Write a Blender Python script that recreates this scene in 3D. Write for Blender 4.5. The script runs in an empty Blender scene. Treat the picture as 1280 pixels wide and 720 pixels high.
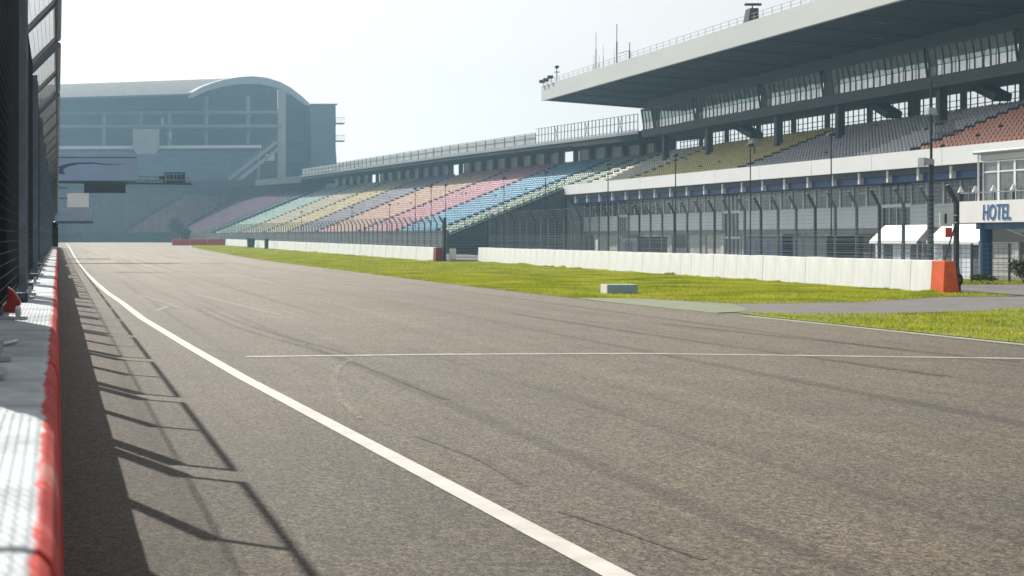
import bpy, bmesh, math, random
import numpy as np
from mathutils import Vector, Matrix
random.seed(7); rng = np.random.default_rng(7)
scene = bpy.context.scene
COL = scene.collection
R = math.radians
F, VX, VY, EYE = 2000.0, 72.0, 296.4, 1.73       # focal length (px of the 1280 photo), vanishing point, eye height

def at(px, py, Y):
    return Vector(((px - VX) * Y / F, Y, EYE + (VY - py) * Y / F))
def yat(px, X):
    return F * X / (px - VX)

# ------------------------------------------------------------------ materials
MATS = {}
def mat(name, col, rough=0.7, var=0.12, scale=2.0, metal=0.0, bump=0.0, bscale=None, col2=None, streak=None, spec=0.5, detail=4.0, dist=0.02):
    """Principled paint / concrete / plastic with noise-driven colour variation, optional vertical streaks and bump."""
    if name in MATS: return MATS[name]
    m = bpy.data.materials.new(name); m.use_nodes = True
    nt = m.node_tree; N = nt.nodes; L = nt.links
    b = N['Principled BSDF']
    b.inputs['Roughness'].default_value = rough
    b.inputs['Metallic'].default_value = metal
    b.inputs['Specular IOR Level'].default_value = spec
    tc = N.new('ShaderNodeTexCoord')
    no = N.new('ShaderNodeTexNoise'); no.inputs['Scale'].default_value = scale; no.inputs['Detail'].default_value = detail; no.inputs['Roughness'].default_value = 0.65
    mp = N.new('ShaderNodeMapping'); L.new(tc.outputs['Object'], mp.inputs['Vector'])
    if streak: mp.inputs['Scale'].default_value = streak
    L.new(mp.outputs[0], no.inputs['Vector'])
    mr = N.new('ShaderNodeMapRange'); mr.inputs[1].default_value = 0.3; mr.inputs[2].default_value = 0.7
    L.new(no.outputs['Fac'], mr.inputs[0])
    mx = N.new('ShaderNodeMix'); mx.data_type = 'RGBA'
    c = Vector(col)
    a2 = Vector(col2) if col2 else c * (1 - var * 1.6)
    b2 = c if col2 else c * (1 + var * 0.6)
    mx.inputs[6].default_value = (*a2, 1); mx.inputs[7].default_value = (*[min(.95, v) for v in b2], 1)
    L.new(mr.outputs[0], mx.inputs[0])
    L.new(mx.outputs[2], b.inputs['Base Color'])
    if bump:
        n2 = N.new('ShaderNodeTexNoise'); n2.inputs['Scale'].default_value = bscale or scale * 8; n2.inputs['Detail'].default_value = 3
        L.new(tc.outputs['Object'], n2.inputs['Vector'])
        bp = N.new('ShaderNodeBump'); bp.inputs['Strength'].default_value = bump; bp.inputs['Distance'].default_value = dist
        L.new(n2.outputs['Fac'], bp.inputs['Height']); L.new(bp.outputs[0], b.inputs['Normal'])
    MATS[name] = m
    return m

def tint_attr(m, key, var):
    return m

steel_dark = mat('dark_galvanised_steel', (.06, .075, .088), .45, .2, 5, .7)
steel_post = mat('weathered_post_steel', (.12, .16, .20), .42, .22, 6, .5)
wire_m = mat('fence_wire', (.20, .22, .24), .42, .1, 5, .7)
wire_dark = mat('dark_fence_wire', (.03, .036, .042), .45, .1, 5, .6)
steel_light = mat('light_galvanised_steel', (.38, .41, .43), .42, .15, 4, .6)
white_wall = mat('white_painted_concrete', (.79, .81, .84), .75, .13, 1.1, bump=.25, bscale=30, streak=(1, 1, .3), detail=8)
orange_paint = mat('orange_paint', (.80, .115, .018), .55, .15, 2.5)
red_paint = mat('red_paint', (.62, .03, .025), .5, .2, 3)
dark_red = mat('dark_red_paint', (.25, .014, .012), .5, .25, 8)
fascia_white = mat('white_fascia_panel', (.84, .85, .85), .6, .04, .5, streak=(1, .4, 1))
roof_grey = mat('grey_roof_fascia', (.60, .625, .61), .6, .05, .35, streak=(1, .25, 1))
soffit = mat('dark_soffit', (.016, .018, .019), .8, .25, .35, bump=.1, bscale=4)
dark_frame = mat('dark_steel_frame', (.035, .042, .046), .6, .2, 3)
concrete = mat('grey_concrete', (.30, .31, .30), .85, .15, .8, bump=.3, bscale=18)
concrete_dark = mat('dark_concrete', (.10, .108, .11), .9, .2, .8, bump=.3, bscale=18)
concrete_pale = mat('pale_concrete_panel', (.82, .79, .73), .85, .10, .6)
terrace_m = mat('terrace_concrete', (.085, .088, .088), .9, .2, .7)
stair_m = mat('stair_concrete', (.055, .06, .062), .9, .2, 1)  # shade of the aisle gaps put into this dark colour
blue_beam = mat('navy_blue_beam', (.004, .045, .20), .5, .15, 1)
blue_post = mat('blue_painted_post', (.006, .075, .20), .45, .12, 2)
panel_pale = mat('pale_blue_grey_cladding', (.74, .80, .84), .55, .06, .8, streak=(1, 1, .3))
facade_m = mat('grey_facade', (.34, .365, .37), .8, .12, .5)
shutter_m = mat('roller_shutter', (.48, .48, .45), .6, .08, 2)
black_m = mat('black_plastic', (.012, .014, .016), .5, .2, 4)
white_fab = mat('white_tent_fabric', (.86, .86, .85), .7, .03, 1.5)
white_metal = mat('white_metal', (.84, .85, .85), .45, .05, 2)
plaster = mat('pale_plaster', (.60, .61, .59), .85, .08, .9)
lamp_glass = mat('lamp_cover', (.55, .57, .58), .3, .05, 5)
barrel_roof = mat('barrel_roof_metal', (.15, .148, .14), .9, .12, .25, .0, streak=(3, .2, 1), spec=.1)
rubber = mat('black_rubber', (.02, .02, .022), .85, .2, 8)

def glass_mat(name, col, rough=.08, var=.35, scale=.35):
    return mat(name, col, rough, var, scale, spec=.6)
glass_d = mat('dark_window_glass', (.05, .075, .078), .15, .5, .35, spec=.25)
glass_g = glass_mat('greenish_box_glass', (.21, .25, .235), .12, .45, .5)
glass_p = glass_mat('pavilion_glass', (.13, .155, .155), .08, .5, .6)

def asphalt(name='track_asphalt', gain=1.0):
    m = bpy.data.materials.new(name); m.use_nodes = True
    nt = m.node_tree; N = nt.nodes; L = nt.links
    b = N['Principled BSDF']; b.inputs['Roughness'].default_value = .64; b.inputs['Specular IOR Level'].default_value = .17
    tc = N.new('ShaderNodeTexCoord')
    def noise(scale, detail=4, sc=None, rough=.6):
        n = N.new('ShaderNodeTexNoise'); n.inputs['Scale'].default_value = scale; n.inputs['Detail'].default_value = detail; n.inputs['Roughness'].default_value = rough
        if sc:
            mp = N.new('ShaderNodeMapping'); mp.inputs['Scale'].default_value = sc
            L.new(tc.outputs['Object'], mp.inputs['Vector']); L.new(mp.outputs[0], n.inputs['Vector'])
        else: L.new(tc.outputs['Object'], n.inputs['Vector'])
        return n
    def ramp(n, lo, hi, a, c):
        r = N.new('ShaderNodeMapRange'); r.inputs[1].default_value = lo; r.inputs[2].default_value = hi; r.inputs[3].default_value = a; r.inputs[4].default_value = c
        L.new(n.outputs['Fac'], r.inputs[0]); return r
    def mul(a, c):
        x = N.new('ShaderNodeMath'); x.operation = 'MULTIPLY'; L.new(a, x.inputs[0]); L.new(c, x.inputs[1]); return x.outputs[0]
    def cells(scale, sc, lo, hi):
        n = N.new('ShaderNodeTexVoronoi'); n.inputs['Scale'].default_value = scale
        mp = N.new('ShaderNodeMapping'); mp.inputs['Scale'].default_value = sc; L.new(tc.outputs['Object'], mp.inputs['Vector']); L.new(mp.outputs[0], n.inputs['Vector'])
        sp = N.new('ShaderNodeSeparateColor'); L.new(n.outputs['Color'], sp.inputs[0])
        r = N.new('ShaderNodeMapRange'); r.inputs[3].default_value = lo; r.inputs[4].default_value = hi; L.new(sp.outputs[0], r.inputs[0]); return r
    grain = cells(80, (1, .8, 1), .18, 1.82)
    g3 = cells(15, (1, .8, 1), .88, 1.12)
    g4 = cells(5, (1, .35, 1), .96, 1.04)
    grain2 = ramp(noise(20, 3, (1, .6, 1), .7), .36, .64, .62, 1.38)
    big = ramp(noise(.16, 5), .3, .7, .86, 1.13)
    mid = ramp(noise(1.4, 5), .3, .7, .90, 1.10)
    streak = ramp(noise(1.1, 5, (1.6, .035, 1)), .32, .68, .86, 1.12)
    tyre = ramp(noise(.8, 3, (2.6, .018, 1), .5), .56, .66, 1.0, .66)
    fine = ramp(noise(3.0, 3, (3.0, .03, 1)), .3, .7, .94, 1.06)
    v = mul(grain.outputs[0], grain2.outputs[0])
    for x in (g3, g4, big, mid, streak, tyre, fine): v = mul(v, x.outputs[0])
    hue = N.new('ShaderNodeMix'); hue.data_type = 'RGBA'
    hue.inputs[6].default_value = (.094, .083, .066, 1); hue.inputs[7].default_value = (.101, .084, .061, 1)
    L.new(ramp(noise(.35, 4), .35, .65, 0, 1).outputs[0], hue.inputs[0])
    # older, darker asphalt between the pit wall and the edge line, with a wandering border
    sx = N.new('ShaderNodeSeparateXYZ'); L.new(tc.outputs['Object'], sx.inputs[0])
    wn = N.new('ShaderNodeMath'); wn.operation = 'MULTIPLY_ADD'; wn.inputs[1].default_value = 3.0; L.new(noise(.5, 5, (1, .25, 1)).outputs['Fac'], wn.inputs[0]); L.new(sx.outputs[0], wn.inputs[2])
    old = N.new('ShaderNodeMapRange'); old.inputs[1].default_value = 2.2; old.inputs[2].default_value = 5.5; old.inputs[3].default_value = .66; old.inputs[4].default_value = 1.0; L.new(wn.outputs[0], old.inputs[0])
    v = mul(v, old.outputs[0])
    far = N.new('ShaderNodeMapRange'); far.inputs[1].default_value = 14; far.inputs[2].default_value = 125; far.inputs[3].default_value = .97; far.inputs[4].default_value = 2.1  # albedo rises along the track to stand in for grazing glare
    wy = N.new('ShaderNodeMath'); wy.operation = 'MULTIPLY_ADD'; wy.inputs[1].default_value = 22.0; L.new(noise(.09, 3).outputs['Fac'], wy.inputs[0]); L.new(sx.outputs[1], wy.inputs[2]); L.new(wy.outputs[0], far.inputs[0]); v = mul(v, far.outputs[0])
    sc = N.new('ShaderNodeVectorMath'); sc.operation = 'SCALE'
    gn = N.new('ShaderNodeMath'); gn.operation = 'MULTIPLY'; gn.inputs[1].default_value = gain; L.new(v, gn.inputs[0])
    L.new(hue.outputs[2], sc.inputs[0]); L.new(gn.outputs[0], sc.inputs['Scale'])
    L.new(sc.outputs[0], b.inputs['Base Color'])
    bp = N.new('ShaderNodeBump'); bp.inputs['Strength'].default_value = .8; bp.inputs['Distance'].default_value = .012
    L.new(noise(60, 4, None, .75).outputs['Fac'], bp.inputs['Height']); L.new(bp.outputs[0], b.inputs['Normal'])
    return m
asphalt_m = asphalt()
road_m = mat('service_road_asphalt', (.125, .118, .115), .85, .18, .8, bump=.5, bscale=70)
apron_m = mat('mossy_apron', (.18, .20, .14), .9, .22, 1.2, bump=.4, bscale=50, col2=(.125, .155, .075))
yard_m = mat('yard_asphalt', (.10, .10, .10), .9, .2, .3)
terrain_m = mat('terrain_soil', (.10, .105, .07), .95, .3, .06)
grass_ground = mat('grass_turf', (.19, .21, .02), .95, .3, .5, bump=.9, bscale=14, col2=(.10, .13, .010), dist=.05)
line_m = mat('white_road_paint', (.47, .455, .425), .7, .16, 3.0, bump=.3, bscale=80, detail=8)
worn_line = mat('worn_road_paint', (.22, .205, .18), .75, .35, 2.2, detail=8, col2=(.11, .10, .085))
seam_m = mat('tar_seam', (.05, .048, .045), .8, .3, 3)
edge_line = mat('pale_edge_paint', (.33, .35, .27), .8, .25, 2, col2=(.18, .2, .12), detail=8)

def grass_blade():
    m = bpy.data.materials.new('grass_blades'); m.use_nodes = True
    nt = m.node_tree; N = nt.nodes; L = nt.links; b = N['Principled BSDF']
    b.inputs['Roughness'].default_value = .7; b.inputs['Specular IOR Level'].default_value = .25
    tc = N.new('ShaderNodeTexCoord')
    no = N.new('ShaderNodeTexNoise'); no.inputs['Scale'].default_value = .45; no.inputs['Detail'].default_value = 6; L.new(tc.outputs['Object'], no.inputs['Vector'])
    rp = N.new('ShaderNodeValToRGB'); e = rp.color_ramp.elements
    e[0].position = .34; e[0].color = (.19, .23, .008, 1); e[1].position = .70; e[1].color = (.50, .46, .06, 1)
    x = e.new(.5); x.color = (.33, .36, .012, 1)
    L.new(no.outputs['Fac'], rp.inputs[0]); L.new(rp.outputs[0], b.inputs['Base Color'])
    tr = N.new('ShaderNodeBsdfTranslucent'); L.new(rp.outputs[0], tr.inputs['Color'])
    ad = N.new('ShaderNodeMixShader'); ad.inputs[0].default_value = .45
    L.new(b.outputs[0], ad.inputs[1]); L.new(tr.outputs[0], ad.inputs[2]); L.new(ad.outputs[0], N['Material Output'].inputs[0])
    return m
blade_m = grass_blade()
leaf_m = mat('weed_leaves', (.10, .12, .03), .7, .4, 3)
shrub_m = mat('dark_shrub_leaves', (.03, .05, .02), .7, .4, 1)
flower_m = mat('dry_weed_flowers', (.42, .38, .22), .8, .2, 5)

def wall_paint():
    """White top, red track-side face with a worn, wandering paint edge."""
    m = bpy.data.materials.new('pit_wall_paint'); m.use_nodes = True
    nt = m.node_tree; N = nt.nodes; L = nt.links; b = N['Principled BSDF']; b.inputs['Roughness'].default_value = .85; b.inputs['Specular IOR Level'].default_value = .25
    tc = N.new('ShaderNodeTexCoord'); geo = N.new('ShaderNodeNewGeometry')
    sx = N.new('ShaderNodeSeparateXYZ'); L.new(tc.outputs['Object'], sx.inputs[0])
    no = N.new('ShaderNodeTexNoise'); no.inputs['Scale'].default_value = 9; no.inputs['Detail'].default_value = 5; L.new(geo.outputs['Position'], no.inputs['Vector'])
    ma = N.new('ShaderNodeMath'); ma.operation = 'MULTIPLY_ADD'; ma.inputs[1].default_value = .030; ma.inputs[2].default_value = -.015; L.new(no.outputs['Fac'], ma.inputs[0])
    s = N.new('ShaderNodeMath'); L.new(sx.outputs[0], s.inputs[0]); L.new(ma.outputs[0], s.inputs[1])
    r = N.new('ShaderNodeMapRange'); r.inputs[1].default_value = -.034; r.inputs[2].default_value = -.026; L.new(s.outputs[0], r.inputs[0])
    n2 = N.new('ShaderNodeTexNoise'); n2.inputs['Scale'].default_value = 3.2; n2.inputs['Detail'].default_value = 8; n2.inputs['Roughness'].default_value = .7; L.new(geo.outputs['Position'], n2.inputs['Vector'])
    w = N.new('ShaderNodeValToRGB'); e = w.color_ramp.elements
    e[0].position = .30; e[0].color = (.28, .29, .30, 1); e[1].position = .56; e[1].color = (.58, .64, .685, 1)  # blue of sky-lit shade mixed into the white top
    L.new(n2.outputs['Fac'], w.inputs[0])
    rd = N.new('ShaderNodeValToRGB'); e = rd.color_ramp.elements
    e[0].position = .34; e[0].color = (.30, .03, .03, 1); e[1].position = .56; e[1].color = (.56, .07, .06, 1); x = e.new(.68); x.color = (.60, .34, .31, 1)
    L.new(n2.outputs['Fac'], rd.inputs[0])
    mx = N.new('ShaderNodeMix'); mx.data_type = 'RGBA'; L.new(r.outputs[0], mx.inputs[0]); L.new(w.outputs[0], mx.inputs[6]); L.new(rd.outputs[0], mx.inputs[7])
    L.new(mx.outputs[2], b.inputs['Base Color'])
    bp = N.new('ShaderNodeBump'); bp.inputs['Strength'].default_value = .3; bp.inputs['Distance'].default_value = .01
    n3 = N.new('ShaderNodeTexNoise'); n3.inputs['Scale'].default_value = 40; L.new(geo.outputs['Position'], n3.inputs['Vector']); L.new(n3.outputs['Fac'], bp.inputs['Height']); L.new(bp.outputs[0], b.inputs['Normal'])
    return m
pit_paint = wall_paint()

SEAT_COL = {
 'orange': (.74, .28, .14), 'grey': (.40, .385, .42), 'olive': (.68, .57, .17), 'cream': (.66, .63, .52), 'green': (.35, .44, .36),
 'blue': (.20, .40, .57), 'pink': (.62, .35, .41), 'peach': (.64, .45, .36), 'lilac': (.33, .32, .36), 'yellow': (.62, .54, .32),
 'beige': (.56, .52, .40), 'mint': (.42, .54, .50), 'teal': (.05, .15, .19), 'purple': (.16, .085, .145), 'rose': (.32, .20, .20), 'slate': (.10, .115, .125)}
SEAT_MAT = {k: mat(k + '_seat_plastic', v, .38, .16, .9) for k, v in SEAT_COL.items()}
seat_keys = list(SEAT_COL)

# ------------------------------------------------------------------ mesh helper
class MB:
    def __init__(s): s.v = []; s.f = []; s.mi = []; s.cur = 0
    def add(s, vs, fs):
        o = len(s.v); s.v += [tuple(p) for p in vs]
        for f in fs: s.f.append(tuple(i + o for i in f)); s.mi.append(s.cur)
    def hexa(s, p):   # 8 points: bottom ring then top ring
        s.add(p, [(3, 2, 1, 0), (4, 5, 6, 7), (0, 1, 5, 4), (1, 2, 6, 5), (2, 3, 7, 6), (3, 0, 4, 7)])
    def box(s, x0, x1, y0, y1, z0, z1):
        s.hexa([(x0, y0, z0), (x1, y0, z0), (x1, y1, z0), (x0, y1, z0), (x0, y0, z1), (x1, y0, z1), (x1, y1, z1), (x0, y1, z1)])
    def bar(s, p, q, w=.05, h=None, up=(0, 0, 1)):
        p, q = Vector(p), Vector(q); h = h or w; d = (q - p).normalized(); u = Vector(up)
        if abs(d.dot(u)) > .95: u = Vector((0, 1, 0))
        a = d.cross(u).normalized() * w / 2; c = a.cross(d).normalized() * h / 2
        s.hexa([p - a - c, p + a - c, q + a - c, q - a - c, p - a + c, p + a + c, q + a + c, q - a + c])
    def tube(s, p, q, r, n=6, r2=None, cap=True):
        p, q = Vector(p), Vector(q); r2 = r if r2 is None else r2; d = (q - p).normalized()
        u = Vector((0, 0, 1)) if abs(d.z) < .9 else Vector((1, 0, 0)); a = d.cross(u).normalized(); b = d.cross(a)
        vs = []
        for k in range(n):
            t = 2 * math.pi * k / n; e = a * math.cos(t) + b * math.sin(t); vs.append(p + e * r); vs.append(q + e * r2)
        fs = [(2 * k, 2 * k + 1, (2 * k + 3) % (2 * n), (2 * k + 2) % (2 * n)) for k in range(n)]
        if cap: fs += [tuple(2 * k for k in range(n)), tuple(2 * k + 1 for k in reversed(range(n)))]
        s.add(vs, fs)
    def prism(s, poly, axis, a, b):   # poly of 2-D points extruded along an axis from a to b
        n = len(poly)
        def P(u, t): return {'x': (t, u[0], u[1]), 'y': (u[0], t, u[1]), 'z': (u[0], u[1], t)}[axis]
        s.add([P(u, a) for u in poly] + [P(u, b) for u in poly], [tuple(reversed(range(n))), tuple(range(n, 2 * n))] + [(i, (i + 1) % n, n + (i + 1) % n, n + i) for i in range(n)])
    def slab(s, pts, th):             # list of 3-D points (any polygon), thickened downward
        n = len(pts); t = Vector((0, 0, th))
        s.add([Vector(p) - t for p in pts] + [Vector(p) for p in pts], [tuple(reversed(range(n))), tuple(range(n, 2 * n))] + [(i, (i + 1) % n, n + (i + 1) % n, n + i) for i in range(n)])
    def sphere(s, c, r, n=8, sz=1.0):
        vs = [(c[0], c[1], c[2] - r * sz)]; m = n // 2
        for i in range(1, m):
            ph = -math.pi / 2 + math.pi * i / m
            for k in range(n): vs.append((c[0] + r * math.cos(ph) * math.cos(2 * math.pi * k / n), c[1] + r * math.cos(ph) * math.sin(2 * math.pi * k / n), c[2] + r * sz * math.sin(ph)))
        vs.append((c[0], c[1], c[2] + r * sz)); fs = [(0, 1 + (k + 1) % n, 1 + k) for k in range(n)]
        for i in range(m - 2):
            for k in range(n): a = 1 + i * n; fs.append((a + k, a + (k + 1) % n, a + n + (k + 1) % n, a + n + k))
        a = 1 + (m - 2) * n; fs += [(a + k, a + (k + 1) % n, len(vs) - 1) for k in range(n)]
        s.add(vs, fs)
    def build(s, name, mats, parent=None, smooth=False, bevel=0, recalc=True):
        me = bpy.data.meshes.new(name); me.from_pydata(s.v, [], s.f)
        mats = mats if isinstance(mats, (list, tuple)) else [mats]
        for m in mats: me.materials.append(m)
        if len(mats) > 1: me.polygons.foreach_set('material_index', s.mi)
        if recalc or bevel:
            bm = bmesh.new(); bm.from_mesh(me); bmesh.ops.recalc_face_normals(bm, faces=bm.faces)
            if bevel: bmesh.ops.bevel(bm, geom=list(bm.edges), offset=bevel, segments=2, affect='EDGES', profile=.6, clamp_overlap=True)
            bm.to_mesh(me); bm.free()
        if smooth:
            for p in me.polygons: p.use_smooth = True
        me.update()
        o = bpy.data.objects.new(name, me); COL.objects.link(o)
        if parent is not None: 
            o.parent = parent
            o.matrix_parent_inverse = Matrix.Translation(-parent.location) if PARENT_WORLD else Matrix()
        return o
PARENT_WORLD = True     # parts are modelled in world coordinates under an Empty at the thing's base

def tag(o, label=None, cat=None, group=None, kind=None):
    if label: o['label'] = label
    if cat: o['category'] = cat
    if group: o['group'] = group
    if kind: o['kind'] = kind
    return o
def thing(name, label, cat, loc=(0, 0, 0), group=None):
    o = bpy.data.objects.new(name, None); o.empty_display_size = .3; COL.objects.link(o); o.location = loc
    return tag(o, label, cat, group, 'thing')
def copy_tree(o, loc=None, parent=None):
    c = o.copy(); COL.objects.link(c)
    if parent is not None: c.parent = parent
    if loc is not None: c.location = loc
    for ch in list(o.children): copy_tree(ch, None, c)
    return c

# ------------------------------------------------------------------ ground
YK = [112, 247, 340, 700]
def zg(x, y):
    z = float(np.interp(y, [112, 247, 340, 700], [0, .43, .62, .9]))
    if y < 112: z = 0.0
    return z - .8 * min(1, max(0, (x - 38) / 6))
def sheet(name, poly, dz, m, kind='structure', label=None, cat=None, extra=None, zf=None):
    bm = bmesh.new(); bm.faces.new([bm.verts.new((x, y, 0)) for x, y in poly])
    for k in YK + (extra or []): bmesh.ops.bisect_plane(bm, geom=bm.verts[:] + bm.edges[:] + bm.faces[:], plane_co=(0, k, 0), plane_no=(0, 1, 0))
    for k in (38, 44): bmesh.ops.bisect_plane(bm, geom=bm.verts[:] + bm.edges[:] + bm.faces[:], plane_co=(k, 0, 0), plane_no=(1, 0, 0))
    bmesh.ops.triangulate(bm, faces=bm.faces[:])
    for v in bm.verts: v.co.z = zg(v.co.x, v.co.y) + dz
    bmesh.ops.recalc_face_normals(bm, faces=bm.faces)
    for f in bm.faces:
        if f.normal.z < 0: f.normal_flip()
    me = bpy.data.meshes.new(name); bm.to_mesh(me); bm.free(); me.materials.append(m)
    o = bpy.data.objects.new(name, me); COL.objects.link(o)
    tag(o, label, cat, None, kind); return o
def strip(name, pts, w, dz, m, label=None):
    L_, R_ = [], []
    for i, (x, y) in enumerate(pts):
        a = pts[max(0, i - 1)]; b = pts[min(len(pts) - 1, i + 1)]; t = Vector((b[0] - a[0], b[1] - a[1])).normalized(); n = Vector((-t.y, t.x)) * w / 2
        L_.append((x + n.x, y + n.y)); R_.append((x - n.x, y - n.y))
    return sheet(name, L_ + R_[::-1], dz, m, label=label)

sheet('terrain', [(-600, -60), (600, -60), (600, 620), (-600, 620)], -.012, terrain_m)
sheet('pit_lane', [(-30, -40), (-.3, -40), (-.3, 320), (-30, 320)], -.004, road_m)
edge = [(15.4, -40), (15.4, 25.5), (15.25, 29.75), (15.0, 35.4), (14.8, 38.2), (14.6, 42.7), (14.65, 46.4), (14.5, 55.3), (14.6, 68.4), (15.1, 104.8), (15.3, 123.6), (16.1, 155), (18.1, 215), (22, 262), (27, 318)]
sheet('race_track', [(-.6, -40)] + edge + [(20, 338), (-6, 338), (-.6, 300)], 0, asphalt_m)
sheet('paddock_yard', [(30, 60), (150, 60), (150, 420), (48, 420), (30, 300)], -.006, yard_m)
# verges
E2 = [(x - .03, y) for x, y in edge]
verge1 = [(14.62, 45.6)] + [p for p in edge if 46 < p[1] < 300] + [(24.5, 290), (27.4, 285), (26.8, 247), (27.2, 113.5), (29.8, 113.5), (29.7, 112), (27.6, 50), (27.9, 46.6), (25.4, 46.1), (23.8, 44.6), (21.5, 42.7), (19.2, 41.9), (17.65, 41.6), (16.9, 43.6), (16.6, 44.9), (15.6, 45.4)]
sheet('grass_verge', verge1, .008, grass_ground)
verge2 = [(15.75, 20.0), (15.75, 25.5), (15.55, 29.75), (15.35, 35.0), (15.5, 36.5), (17.2, 35.6), (20.0, 36.2), (23.2, 38.4), (30, 41.0), (44, 43), (44, 12), (16, 12)]
sheet('grass_verge_corner', verge2, .008, grass_ground)
sheet('service_road', [(14.9, 36.2), (15.4, 36.9), (17.2, 35.4), (23.2, 38.2), (30, 40.8), (70, 42.5), (70, 58.5), (30.5, 58.5), (28.4, 46.4), (25.4, 46.4), (23.8, 44.8), (19.2, 42.1), (17.6, 41.8), (16.6, 45.1), (14.7, 45.8), (14.62, 42.7), (14.8, 38.2)], .003, road_m)
sheet('mossy_apron', [(14.66, 45.5), (14.64, 42.7), (14.85, 38.2), (15.0, 36.6), (15.45, 36.7), (16.4, 38.0), (17.5, 41.5), (16.85, 43.5), (16.5, 44.8), (15.6, 45.3)], .006, apron_m)
sheet('grass_strip', [(30.4, 58.6), (70, 58.6), (70, 63), (29.8, 63), (29.4, 60)], .004, grass_ground)
# paint
strip('edge_line', [(1.66, 300), (1.66, 245), (1.40, 130), (1.36, 80), (1.45, 60.5), (1.56, 49.1), (1.70, 42.1), (1.80, 34), (2.08, 25.1), (2.28, 19.7), (2.50, 15.3), (2.86, 8.17), (3.2, 0), (3.5, -10)], .17, .005, line_m)
strip('start_line', [(2.72, 23.1), (5.6, 23.55), (8.6, 23.75), (11, 23.3), (15.3, 22.45)], .20, .0055, mat('start_line_paint', (.36, .34, .31), .7, .3, 4, detail=8))
strip('verge_line', [(15.55, 0), (15.55, 25.5), (15.35, 29.75), (15.12, 35.2)], .24, .0045, edge_line)
strip('grid_line', [(4.15, 48.3), (4.55, 41.5), (4.95, 35.6)], .12, .005, worn_line)
strip('grid_line', [(2.45, 48.0), (2.85, 42), (3.0, 39.0)], .07, .005, worn_line)
strip('grid_line', [(1.85, 89.0), (2.9, 88.6)], .5, .005, worn_line)
strip('grid_line', [(2.3, 37.5), (2.75, 40.0)], .12, .005, worn_line)

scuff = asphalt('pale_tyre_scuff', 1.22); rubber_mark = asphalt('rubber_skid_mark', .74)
def gp(px, py): Y = F * EYE / (py - VY); return ((px - VX) * Y / F, Y)
for pts, w_, m_ in (([(441, 448), (425, 458), (418, 470), (419, 484), (430, 503), (452, 524)], .09, scuff), ([(176, 371), (190, 378), (206, 383), (222, 385)], .12, scuff), 
                    ([(245, 385), (300, 410), (420, 445), (560, 500)], .10, rubber_mark), ([(255, 384), (318, 409), (440, 443)], .10, rubber_mark), ([(700, 640), (780, 665), (880, 700)], .04, rubber_mark), ([(640, 392), (860, 425), (1180, 470)], .16, rubber_mark), ([(520, 545), (600, 575), (650, 605)], .05, rubber_mark), ([(830, 405), (1000, 423), (1270, 452)], .18, rubber_mark)):
    q_ = [gp(*p) for p in pts]; sm = []
    for i in range(len(q_) - 1):
        p0_, p1_, p2_, p3_ = q_[max(0, i - 1)], q_[i], q_[i + 1], q_[min(len(q_) - 1, i + 2)]
        for k in range(6):
            u = k / 6; sm.append(tuple(.5 * (2 * p1_[d] + (p2_[d] - p0_[d]) * u + (2 * p0_[d] - 5 * p1_[d] + 4 * p2_[d] - p3_[d]) * u * u + (3 * p1_[d] - p0_[d] - 3 * p2_[d] + p3_[d]) * u ** 3) for d in (0, 1)))
    sm.append(q_[-1]); strip('tyre_mark', sm, w_, .0035 + .0003 * (m_ is scuff), m_)

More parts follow.
